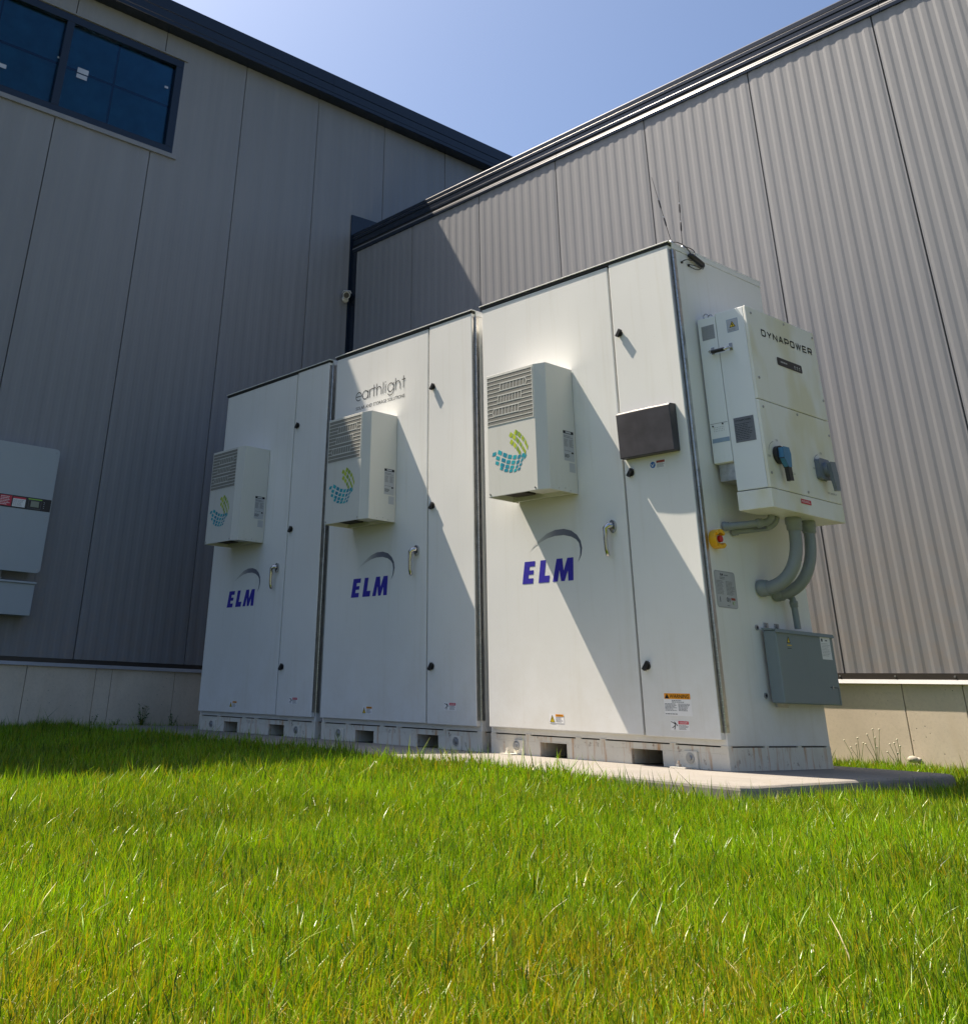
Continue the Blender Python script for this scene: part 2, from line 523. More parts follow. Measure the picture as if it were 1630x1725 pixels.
# ================================================================== SETTING
def gh(x, y):
    """height of the soil"""
    x = np.asarray(x, float); y = np.asarray(y, float)
    t = np.clip((-0.75-y)/1.6, 0, 1); t = t*t*(3-2*t)
    h = -0.062 - 0.048*t
    h = h + 0.008*np.sin(x*1.9+0.6)*np.cos(y*1.5) + 0.005*np.sin(x*4.3+y*3.1)
    h = h + 0.026*np.exp(-((y+0.84)/0.16)**2)*np.clip((0.35-x)/0.8, 0.12, 1) + 0.006 - 0.026*np.clip((x-0.05)/0.5, 0, 1)*np.clip((y+1.3)/0.4, 0, 1)*np.clip((1.6-y)/0.5, 0, 1)
    b_ = np.clip((y-1.0)/0.6, 0, 1)
    h = h*(1-b_) + (-0.045)*b_
    l_ = np.clip((-5.0-x)/0.3, 0, 1)
    h = h*(1-l_*0.5) + (-0.06)*l_*0.5
    return h

def grid_ground():
    xs = np.concatenate([[-300, -60, -20], np.arange(-9, 9.01, 0.2), [20, 60, 300]])
    ys = np.concatenate([[-300, -60, -20], np.arange(-10, 4.01, 0.2), [20, 60, 300]])
    X, Y = np.meshgrid(xs, ys)
    Z = gh(X, Y)
    vs = np.stack([X.ravel(), Y.ravel(), Z.ravel()], 1)
    nx = len(xs); fs = []
    for j in range(len(ys)-1):
        for i in range(nx-1):
            a = j*nx+i; fs.append((a, a+1, a+nx+1, a+nx))
    me = bpy.data.meshes.new('ground'); me.from_pydata(vs.tolist(), [], fs); me.materials.append(M['soil'])
    me.polygons.foreach_set('use_smooth', [True]*len(fs)); me.update()
    o = bpy.data.objects.new('ground', me); col.objects.link(o)
    return tag(o, kind='structure')
grid_ground()

# concrete pad with a worn, slightly irregular edge
PADX0, PADY0, PADY1 = -5.15, -0.74, 1.15
bm = bmesh.new()
out = []
rp = random.Random(3)
def edge(p, q, k):
    for i in range(k):
        t = i/k
        out.append((p[0]+(q[0]-p[0])*t, p[1]+(q[1]-p[1])*t))
edge((PADX0, PADY0), (0.50, PADY0), 60); out += [(0.52, -0.735), (0.545, -0.70)]
edge((0.555, -0.66), (0.44, 1.05), 24); out += [(0.43, 1.10), (0.39, PADY1)]
edge((0.37, PADY1), (PADX0, PADY1), 30)
edge((PADX0, PADY1), (PADX0, PADY0), 10)
out = [(a+rp.uniform(-.004, .004), b_+rp.uniform(-.004, .004)) for a, b_ in out]
top = [bm.verts.new((a, b_, 0.0)) for a, b_ in out]
bot = [bm.verts.new((a+(0.02 if a > 0.3 else 0), b_, -0.16)) for a, b_ in out]
ft = bm.faces.new(top); bm.faces.new(bot[::-1])
for i in range(len(out)):
    bm.faces.new((top[i-1], bot[i-1], bot[i], top[i]))
bmesh.ops.recalc_face_normals(bm, faces=bm.faces)
es = [e for e in bm.edges if e.verts[0] in top and e.verts[1] in top]
bmesh.ops.bevel(bm, geom=es, offset=0.016, segments=3, affect='EDGES', profile=0.5)
me = bpy.data.meshes.new('concrete_pad'); bm.to_mesh(me); bm.free(); me.materials.append(M['pad'])
po = bpy.data.objects.new('concrete_pad', me); col.objects.link(po)
tag(po, kind='structure')

# ------------------------------------------------------------------ buildings
PITCH = 0.9905
YW = 2.0          # face of the rear building
XW = -5.489       # face of the left building

def rib_profile(a0, a1, p0, width, depth=0.0022, thick=0.05):
    """open list of (along, out) for a panel starting at p0; out is positive towards the viewer"""
    n_ = 10; rp_ = width/n_; g = 0.0035
    pts = [(p0+g, -0.012), (p0+g+0.002, 0.0)]
    for i in range(n_):
        c = p0+rp_*(i+0.5)
        pts += [(c-0.034, 0.0), (c-0.016, depth), (c+0.016, depth), (c+0.034, 0.0)]
    pts += [(p0+width-g-0.002, 0.0), (p0+width-g, -0.012)]
    def val(t):
        for (x1, d1), (x2, d2) in zip(pts, pts[1:]):
            if x1 <= t <= x2: return d1+(d2-d1)*(t-x1)/max(1e-9, x2-x1)
        return 0.0
    lo, hi = max(a0, pts[0][0]), min(a1, pts[-1][0])
    q = [(lo, val(lo))] + [p for p in pts if lo+1e-6 < p[0] < hi-1e-6] + [(hi, val(hi))]
    return q + [(hi, -thick), (lo, -thick)]

def wall_panel(parent, wall, p0, width, rects, shared=None, loc=0.0):
    if shared:
        o = bpy.data.objects.new('wall_panel', shared); col.objects.link(o); o.parent = parent
        o.location = (loc, 0, 0) if wall == 'R' else (0, loc, 0)
        return o
    mb = MB()
    for a0, a1, z0, z1 in rects:
        q = rib_profile(a0, a1, p0, width)
        if wall == 'R': pr = [(a, YW-d) for a, d in q]
        else: pr = [(XW+d, a) for a, d in q]
        mb.prism(pr, z0, z1, 'z', 'clad')
    return fixn(mb.build('wall_panel', parent))

# --- rear building
ZB, ZE = 0.444, 4.66
rear = thing('warehouse', 'taupe ribbed metal building behind the cabinets, its wall mostly sunlit', 'building', (0, YW, 0))
rear.location = (0, 0, 0)
j0 = 0.497
edges_ = [j0+PITCH*k for k in range(-6, 6)]
first = None
for i, e in enumerate(edges_):
    if e+PITCH < XW+0.05: continue
    if e < XW+0.01:
        wall_panel(rear, 'R', e, PITCH, [(XW+0.01, e+PITCH, ZB, ZE)])
    elif first is None:
        first = (wall_panel(rear, 'R', e, PITCH, [(e, e+PITCH, ZB, ZE)]), e)
    else:
        wall_panel(rear, 'R', e, PITCH, None, first[0].data, e-first[1])
XR1 = edges_[-1]+PITCH
MB().box(XW+0.02, XR1, YW+0.052, 14, -0.3, 4.80, 'seam').build('wall', rear)  # building body box, added behind the panels to block light
MB().prism([(YW+0.0, 4.875), (14, 5.0), (14, 4.93), (YW+0.0, 4.80)], XW+0.03, XR1+0.05, 'x', 'trim').build('roof', rear)

# eaves trim: lengths butted with a hairline between them
def eaves(parent, prof_y, x0, x1, step, mats, name='eaves_trim'):
    """prof_y: closed list of (y, z); mats: material per profile edge"""
    k = len(prof_y); a = x0
    while a < x1-0.01:
        b_ = min(a+step, x1)
        mb = MB()
        vs = [(a+0.0015, p[0], p[1]) for p in prof_y] + [(b_-0.0015, p[0], p[1]) for p in prof_y]
        for i in range(k):
            mb.add([vs[i], vs[(i+1) % k], vs[k+(i+1) % k], vs[k+i]], [(0, 1, 2, 3)], mats[i])
        mb.add([vs[i] for i in range(k)], [tuple(range(k))], 'seam'); mb.add([vs[k+i] for i in range(k)], [tuple(range(k-1, -1, -1))], 'seam')
        fixn(mb.build(name, parent, merge=True))
        a = b_
pr = [(0.0, 4.637), (0.010, 4.639), (0.0115, 4.664), (0.0075, 4.676), (0.0086, 4.680), (0.0055, 4.694), (0.0010, 4.698), (0.0010, 4.716),
      (0.0085, 4.720), (0.0090, 4.745), (0.0080, 4.748), (0.0085, 4.782), (0.0030, 4.785), (0.0030, 4.792), (0.0105, 4.796), (0.0105, 4.822), (0.0060, 4.830), (0.0095, 4.834), (0.0095, 4.868), (0.0020, 4.880), (-0.04, 4.885), (-0.04, 4.637)]
mt = ['trim', 'trim', 'trim', 'seam', 'eavestrip', 'seam', 'seam', 'trim', 'trim', 'trim', 'trim', 'trim', 'seam', 'trim', 'trim', 'trimlit', 'trim', 'trim', 'trim', 'trim', 'trim', 'trim']
# wall_panel tops stop inside the trim; the closed profile sits proud of the cladding
eaves(rear, [(YW-0.0045-o, z) for o, z in pr], XW+0.022, XR1, 3.02, mt)

# base channel and drip edge
MB().box(XW+0.02, XR1, YW-0.012, YW+0.05, 0.412, 0.442, 'trim_brown').build('base_channel', rear)
fixn(MB().prism([(YW-0.014, 0.4115), (YW+0.05, 0.4115), (YW+0.05, 0.396), (YW-0.020, 0.390), (YW-0.0235, 0.3905)], XW+0.02, XR1, 'x', 'drip').build('drip_edge', rear))
xs = []
x = XW+0.02
while x < XR1:
    xs.append(x); x += 0.33
r_ = random.Random(5)
scr = MB()
for x in xs: scr.cyl((x, YW-0.012, 0.428), (x, YW-0.017, 0.428), 0.005, 'galv', 8)
scr.build('screw_row', rear)['kind'] = 'stuff'
cuts = [XW+0.02, -4.2, -3.58, -3.0, -2.4, -1.9, -1.32, -0.75, -0.171, 0.161, 0.75, 1.33, 1.92, 2.5, 3.1, 3.7, 4.3, 4.9, 5.5, XR1]
for a, b_ in zip(cuts, cuts[1:]):
    MB().box(a+0.0025, b_-0.0025, YW-0.001, YW+0.05, -0.3, 0.392, 'conc').build('foundation_block', rear, bevel=0.0025)
# wall to wall corner flashing
MB().box(XW+0.008, XW+0.105, YW-0.0085, YW+0.001, ZB-0.03, 4.655, 'trim').build('corner_flashing', rear)

# --- left building
left = thing('warehouse', 'grey metal building on the left, all in shade, with dark windows', 'building')
jl = [-1.561 + 0.9955*k for k in range(-9, 14)]
PL = 0.9955
WZ0, WZ1, WY1 = 5.06, 6.173, -0.333
WY0 = WY1-0.043-3*1.21
ZLE = 6.46
first = None
for e in jl:
    y0, y1 = e, e+PL
    if y1 <= WY0 or y0 >= WY1:
        if first is None: first = (wall_panel(left, 'L', e, PL, [(y0, y1, ZB, ZLE)]), e)
        else: wall_panel(left, 'L', e, PL, None, first[0].data, e-first[1])
    else:
        rc = []
        if y0 < WY0: rc.append((y0, WY0, ZB, ZLE))
        if y1 > WY1: rc.append((WY1, y1, ZB, ZLE))
        rc.append((max(y0, WY0), min(y1, WY1), ZB, WZ0)); rc.append((max(y0, WY0), min(y1, WY1), WZ1, ZLE))
        wall_panel(left, 'L', e, PL, rc)
YL0, YL1 = jl[0], jl[-1]+PL
MB().box(-22, XW-0.075, YL0, YL1, -0.3, 6.60, 'seam').build('wall', left)  # body box put in behind this cladding to keep light out
MB().prism([(XW-0.02, 6.72), (-22, 6.95), (-22, 6.85), (XW-0.02, 6.60)], YL0-0.05, YL1+0.05, 'y', 'trim').build('roof', left)
# eaves box: deep soffit then a folded fascia
prL = [(0.0, 6.442), (0.148, 6.442), (0.152, 6.447), (0.152, 6.483), (0.146, 6.487), (0.146, 6.494), (0.150, 6.498), (0.152, 6.580), (0.143, 6.586), (0.143, 6.594), (0.150, 6.600), (0.150, 6.742), (0.138, 6.750), (-0.05, 6.750), (-0.05, 6.442)]
a = YL0-0.05
while a < YL1:
    b_ = min(a+3.02, YL1+0.05)
    fixn(MB().prism([(XW+0.004+o, z) for o, z in prL], a+0.0015, b_-0.0015, 'y', 'trim').build('eaves_trim', left)); a += 3.02
MB().box(XW-0.05, XW+0.010, YL0, YL1, 0.412, 0.442, 'trim_brown').build('base_channel', left)
fixn(MB().prism([(XW+0.012, 0.4115), (XW-0.05, 0.4115), (XW-0.05, 0.396), (XW+0.018, 0.386), (XW+0.021, 0.3865)], YL0, YL1, 'y', 'drip').build('drip_edge', left))
cuts = [YL0]
y = -0.926-0.571*15
while y < YL1:
    if y > YL0: cuts.append(y)
    y += 0.571
cuts = sorted([c for c in cuts if abs(c+0.355) < 0.01 or c < -0.36] + [-0.355, -0.216] + [-0.216+0.57*k for k in range(1, 30) if -0.216+0.57*k < YL1])
cuts = [c for i, c in enumerate(cuts) if i == 0 or c-cuts[i-1] > 0.05]
for a, b_ in zip(cuts, cuts[1:]):
    MB().box(XW-0.05, XW+0.001, a+0.0025, b_-0.0025, -0.3, 0.392, 'conc').build('foundation_block', left, bevel=0.0025)
# flashing where the lower roof meets this wall
MB().box(XW+0.0045, XW+0.012, 1.965, YW-0.010, ZB-0.03, 5.11, 'trim').build('corner_flashing', left)
fixn(MB().prism([(1.9645, 4.6), (1.9645, 5.115), (2.175, 5.125), (3.2, 5.16), (3.2, 4.6)], XW+0.0125, XW+0.018, 'x', 'trim').build('roof_flashing', left))

# window band
fw = MB()
fw.box(XW-0.05, XW+0.006, WY0, WY1, WZ0, WZ0+0.075, 'trim')
fw.box(XW-0.05, XW+0.006, WY0, WY1, WZ1-0.085, WZ1, 'trim')
fw.box(XW-0.05, XW+0.006, WY1-0.085, WY1, WZ0+0.0755, WZ1-0.0855, 'trim')
fw.box(XW-0.05, XW+0.006, WY0, WY0+0.085, WZ0+0.0755, WZ1-0.0855, 'trim')
mull = [WY1-0.043-1.21*k for k in (1, 2)]
for yy in mull: fw.box(XW-0.05, XW+0.006, yy-0.045, yy+0.032, WZ0+0.0755, WZ1-0.0855, 'trim')
win = fw.build('window', left, bevel=0.003)
MB().box(XW-0.074, XW-0.068, WY0, WY1, WZ0, WZ1, 'backing').build('pane_backing', win)
ed = [WY0+0.085] + [v_ for yy in reversed(mull) for v_ in (yy-0.045, yy+0.032)] + [WY1-0.085]
for k in range(3):
    a, b_ = ed[2*k], ed[2*k+1]
    MB().box(XW-0.040, XW-0.034, a-0.01, b_+0.01, WZ0+0.06, WZ1-0.07, 'glass').build('pane', win)
    bars = MB()
    mid = (a+b_)/2-0.05
    bars.box(XW-0.058, XW-0.050, mid-0.009, mid+0.009, WZ0+0.05, WZ1-0.05, 'seam')
    bars.box(XW-0.058, XW-0.050, a, mid-0.0095, 5.60, 5.622, 'seam'); bars.box(XW-0.058, XW-0.050, mid+0.0095, b_, 5.60, 5.622, 'seam')
    bars.build('glazing_bar', win)
gs = MB(); fcw = Face('x', XW-0.033)
for (a, b_, c1, c2) in [(-1.43, -1.315, 5.588, 5.645), (-1.43, -1.32, 5.528, 5.575), (-1.645, -1.595, 5.655, 5.675), (-0.50, -0.46, 5.80, 5.825), (-2.165, -2.09, 5.33, 5.372), (-2.20, -2.16, 5.12, 5.30)]:
    frect(gs, fcw, a, b_, c1, c2, 'label')
gs.build('glass_sticker', win)
MB().box(XW+0.001, XW+0.026, WY0-0.04, WY1+0.045, WZ0-0.052, WZ0-0.004, 'clad').build('window_sill', left, bevel=0.002)
MB().box(XW+0.001, XW+0.020, WY0-0.04, WY1+0.035, WZ1+0.004, WZ1+0.020, 'clad').build('window_head', left, bevel=0.002)

# ================================================================== CABINETS
W, D, H = 1.430, 0.835, 2.450
LBL = ['nearest white cabinet of the row, with a black document pocket on its door',
       'middle white cabinet of three, earthlight lettering high on its left door',
       'farthest white cabinet of the row, all in shade beside the left building']
GRP = 'white battery cabinets in a row on the pad'
def warn_sticker(mb, fc, u, v, w_, h_, kind, seed=1):
    frect(mb, fc, u, u+w_, v, v+h_, 'white', 0.0008)
    if kind == 'triangle':
        fpoly(mb, fc, [(u+w_*0.04, v+h_*0.12), (u+w_*0.36, v+h_*0.12), (u+w_*0.20, v+h_*0.85)], 'yellowink', 0.0014)
        fstrip(mb, fc, [(u+w_*0.05, v+h_*0.12), (u+w_*0.355, v+h_*0.12), (u+w_*0.20, v+h_*0.83)], h_*0.05, 'ink', 0.0018, closed=True)
        fstrip(mb, fc, [(u+w_*0.20, v+h_*0.66), (u+w_*0.17, v+h_*0.44), (u+w_*0.22, v+h_*0.44), (u+w_*0.19, v+h_*0.22)], h_*0.06, 'ink', 0.0022)
        frect(mb, fc, u+w_*0.42, u+w_*0.97, v+h_*0.70, v+h_*0.96, 'orange', 0.0014)
        ftext(mb, fc, 'WARNING', u+w_*0.50, v+h_*0.76, h_*0.14, 'ink', w_*0.42, 0.0020)
        flines(mb, fc, u+w_*0.44, u+w_*0.94, v+h_*0.64, v+h_*0.10, 5, 'greyink', 0.45, seed)
    elif kind == 'danger':
        # falling figure struck by a flash
        fstrip(mb, fc, [(u+w_*0.04, v+h_*0.88), (u+w_*0.22, v+h_*0.70), (u+w_*0.26, v+h_*0.55), (u+w_*0.20, v+h_*0.40), (u+w_*0.08, v+h_*0.24)], h_*0.07, 'ink', 0.0014)
        fstrip(mb, fc, [(u+w_*0.25, v+h_*0.56), (u+w_*0.24, v+h_*0.30), (u+w_*0.20, v+h_*0.10)], h_*0.08, 'ink', 0.0018)
        fstrip(mb, fc, [(u+w_*0.22, v+h_*0.86), (u+w_*0.31, v+h_*0.66), (u+w_*0.39, v+h_*0.46)], h_*0.08, 'ink', 0.0020)
        fpoly(mb, fc, [(u+w_*0.26+h_*0.07*math.cos(t), v+h_*0.70+h_*0.07*math.sin(t)) for t in [k*math.pi/5 for k in range(10)]], 'ink', 0.0024)
        frect(mb, fc, u+w_*0.43, u+w_*0.97, v+h_*0.64, v+h_*0.95, 'redink', 0.0014)
        ftext(mb, fc, 'DANGER', u+w_*0.50, v+h_*0.71, h_*0.17, 'white', w_*0.42, 0.0020)
        flines(mb, fc, u+w_*0.45, u+w_*0.95, v+h_*0.60, v+h_*0.08, 5, 'greyink', 0.45, seed)
    else:
        fpoly(mb, fc, [(u+w_*0.22+h_*0.40*math.cos(t), v+h_*0.5+h_*0.40*math.sin(t)) for t in [k*math.pi/10 for k in range(20)]], 'blueink', 0.0014)
        fstrip(mb, fc, [(u+w_*0.12, v+h_*0.62), (u+w_*0.20, v+h_*0.30), (u+w_*0.30, v+h_*0.66)], h_*0.08, 'white', 0.0018)
        frect(mb, fc, u+w_*0.45, u+w_*0.97, v+h_*0.66, v+h_*0.95, 'brownink', 0.0014)
        flines(mb, fc, u+w_*0.47, u+w_*0.95, v+h_*0.60, v+h_*0.08, 5, 'greyink', 0.45, seed)

SEAM = -0.412
def make_cabinet():
    t = thing('battery_cabinet', LBL[0], 'battery cabinet', (0, 0, 0), GRP)
    # welded body
    mb = MB()
    mb.box(-W, 0, 0.0, D, 0.0935, H-0.035, 'cab')
    body = mb.build('body', t, bevel=0.004)
    # lid with a turned-down flange at the sides
    mb = MB()
    mb.box(-W-0.003, 0.003, -0.038, D+0.003, H-0.0045, H+0.0015, 'cab')
    mb.box(-W+0.002, 0.0025, -0.004, D+0.002, H-0.034, H-0.0050, 'cab')
    mb.build('lid', t, bevel=0.0015)
    MB().box(-W+0.004, -0.004, -0.034, -0.0045, H-0.0215, H-0.0050, 'gasket').build('lid_gasket', t)
    # skid base with two fork pockets
    mb = MB()
    PK = [(-1.083, -0.909), (-0.518, -0.343)]
    zs0, zs1, zt = 0.0, 0.064, 0.0885
    xs_ = [-W-0.0, PK[0][0], PK[0][1], PK[1][0], PK[1][1], 0.001]
    for a, b_ in ((xs_[0], xs_[1]), (xs_[2], xs_[3]), (xs_[4], xs_[5])):
        mb.box(a, b_, -0.002, 0.004, zs0, zs1, 'cab_base')
    mb.box(-W, 0.001, -0.002, 0.004, zs1, zt, 'cab_base')
    mb.box(-0.005, 0.0012, 0.004, D, zs0, zt, 'cab_base'); mb.box(-W, -W+0.006, 0.004, D, zs0, zt, 'cab_base')
    mb.box(-W+0.006, -0.005, D-0.006, D, zs0, zt, 'cab_base')
    base = mb.build('skid_base', t, bevel=0.0012, merge=False)
    mb = MB()
    for a, b_ in PK:
        mb.box(a-0.003, a, 0.0042, D-0.01, 0.001, zs1+0.003, 'cab_base'); mb.box(b_, b_+0.003, 0.0042, D-0.01, 0.001, zs1+0.003, 'cab_base')
        mb.box(a, b_, 0.0042, D-0.01, zs1+0.0005, zs1+0.003, 'cab_base')
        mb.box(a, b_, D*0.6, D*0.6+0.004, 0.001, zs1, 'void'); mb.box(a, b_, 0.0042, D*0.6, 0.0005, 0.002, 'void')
        mb.box(a-0.006, b_+0.006, -0.0035, -0.0022, zs1-0.001, zs1+0.003, 'cab_base')
    mb.build('fork_pocket', base)
    mb = MB()  # slot between skid and body, with a few stand-offs
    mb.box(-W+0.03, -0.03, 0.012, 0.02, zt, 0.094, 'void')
    for a in (-1.428, -1.18, -0.85, -0.70, -0.30, -0.035): mb.box(a, a+0.033, -0.003, 0.012, zt-0.0005, 0.0945, 'cab_base')
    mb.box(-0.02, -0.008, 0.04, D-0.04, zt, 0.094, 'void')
    for a in (0.0, 0.28, 0.55, 0.80): mb.box(-0.03, 0.0018, a, a+0.03, zt-0.0005, 0.0945, 'cab_base')
    mb.build('spacer_slot', base)
    # lifting lugs with bolts
    for a, b_, bx in ((-1.255, -1.188, -1.232), (-0.222, -0.152, -0.187)):
        lug = MB().box(a, b_, -0.014, -0.0025, 0.0, 0.068, 'cab_base').build('lug', base, bevel=0.003)
    for bx in (-1.236, -0.188):
        mb = MB(); mb.cyl((bx, -0.0142, 0.041), (bx, -0.0185, 0.041), 0.021, 'galv', 18); mb.cyl((bx, -0.0186, 0.041), (bx, -0.027, 0.041), 0.0115, 'galv', 6)
        mb.build('bolt', base)
    # doors
    dl = MB().box(-W+0.018, SEAM-0.0065, -0.030, -0.0015, 0.119, 2.424, 'cab').build('door', t, bevel=0.004)
    dr = MB().box(SEAM+0.0065, -0.008, -0.032, -0.0015, 0.117, 2.433, 'cab').build('door', t, bevel=0.004)
    MB().box(SEAM-0.012, SEAM+0.012, -0.010, -0.001, 0.13, 2.42, 'gasket').build('door_gasket', t)
    # lever handle
    mb = MB()
    hx = -0.503
    mb.prism([(hx+0.020*math.cos(a)*1.0, 1.040+0.030*math.sin(a)) for a in [k*math.pi/9 for k in range(18)]], -0.044, -0.0302, 'y', 'chrome')
    mb.tube([(hx, -0.044, 1.043), (hx-0.006, -0.060, 1.043), (hx-0.024, -0.066, 1.030), (hx-0.027, -0.066, 0.985), (hx-0.027, -0.064, 0.93), (hx-0.026, -0.058, 0.905), (hx-0.024, -0.052, 0.900)],
            [0.014, 0.016, 0.0135, 0.0105, 0.0100, 0.0105, 0.006], 'chrome', 10)
    mb.box(hx+0.000, hx+0.013, -0.050, -0.044, 1.005, 1.022, 'chrome')
    mb.build('handle', dl, bevel=0)
    # quarter-turn latches
    for z in (2.020, 1.285, 0.405):
        mb = MB(); x = -0.362
        mb.cyl((x, -0.0322, z), (x, -0.040, z), 0.0165, 'dark', 16)
        a = 0.9
        p = [(-0.021, -0.007), (0.021, -0.007), (0.021, 0.007), (-0.021, 0.007)]
        mb.prism([(x+u*math.cos(a)-v_*math.sin(a), z+u*math.sin(a)+v_*math.cos(a)) for u, v_ in p], -0.054, -0.040, 'y', 'dark')
        fixn(mb.build('latch', dr, bevel=0.0015))
    # piano hinge on the right-hand corner
    mb = MB()
    mb.box(-0.0078, -0.0066, -0.028, -0.006, 0.145, 2.41, 'steel')
    mb.box(0.0002, 0.0016, 0.003, 0.024, 0.145, 2.41, 'steel')
    z = 0.145
    while z < 2.405:
        mb.tube([(0.001, -0.003, z), (0.001, -0.003, z+0.0225)], 0.0052, 'steel', 8); z += 0.0252
    for k in range(12):
        z = 0.17+k*0.2
        for yy in (0.014,): mb.cyl((0.0016, yy, z), (0.0034, yy, z), 0.004, 'steel', 8)
    mb.build('piano_hinge', t)
    # logo lettering, traced where it is printed
    fc = Face('y', -0.030)
    mb = MB()
    fpoly(mb, fc, [(-1.142, .802), (-1.120, .913), (-1.043, .913), (-1.047, .887), (-1.085, .887), (-1.089, .868), (-1.056, .868), (-1.060, .847), (-1.094, .847), (-1.098, .828), (-1.060, .828), (-1.065, .802)], 'navy')
    fpoly(mb, fc, [(-1.026, .802), (-1.005, .913), (-0.966, .913), (-0.981, .835), (-0.944, .835), (-0.951, .802)], 'navy')
    fpoly(mb, fc, [(-0.926, .802), (-0.892, .913), (-0.852, .913), (-0.847, .853), (-0.818, .913), (-0.777, .913), (-0.784, .802), (-0.819, .802), (-0.819, .851), (-0.844, .802), (-0.868, .802), (-0.876, .857), (-0.891, .802)], 'navy')
    mb.build('elm_lettering', dl)
    o_ = [(-1.08, .968), (-1.047, .994), (-1.0, 1.020), (-.949, 1.045), (-.893, 1.058), (-.831, 1.058), (-.781, 1.045), (-.744, 1.02), (-.722, .99), (-.715, .955), (-.723, .919), (-.744, .891)]
    i_ = [(-1.08, .966), (-1.047, .985), (-1.0, 1.004), (-.951, 1.020), (-.895, 1.028), (-.834, 1.027), (-.783, 1.015), (-.752, .999), (-.734, .98), (-.728, .952), (-.731, .92), (-.746, .890)]
    mb = MB(); k = len(o_)
    mb.add([fc.P(u, v_, 0.0008) for u, v_ in o_+i_], [(i, i+1, k+i+1, k+i) for i in range(k-1)], 'swoosh')
    mb.build('swoosh', dl)
    # small stickers
    mb = MB(); warn_sticker(mb, fc, -0.988, 0.151, 0.095, 0.041, 'triangle', 3); mb.build('warning_sticker', dl)
    return t, dl, dr

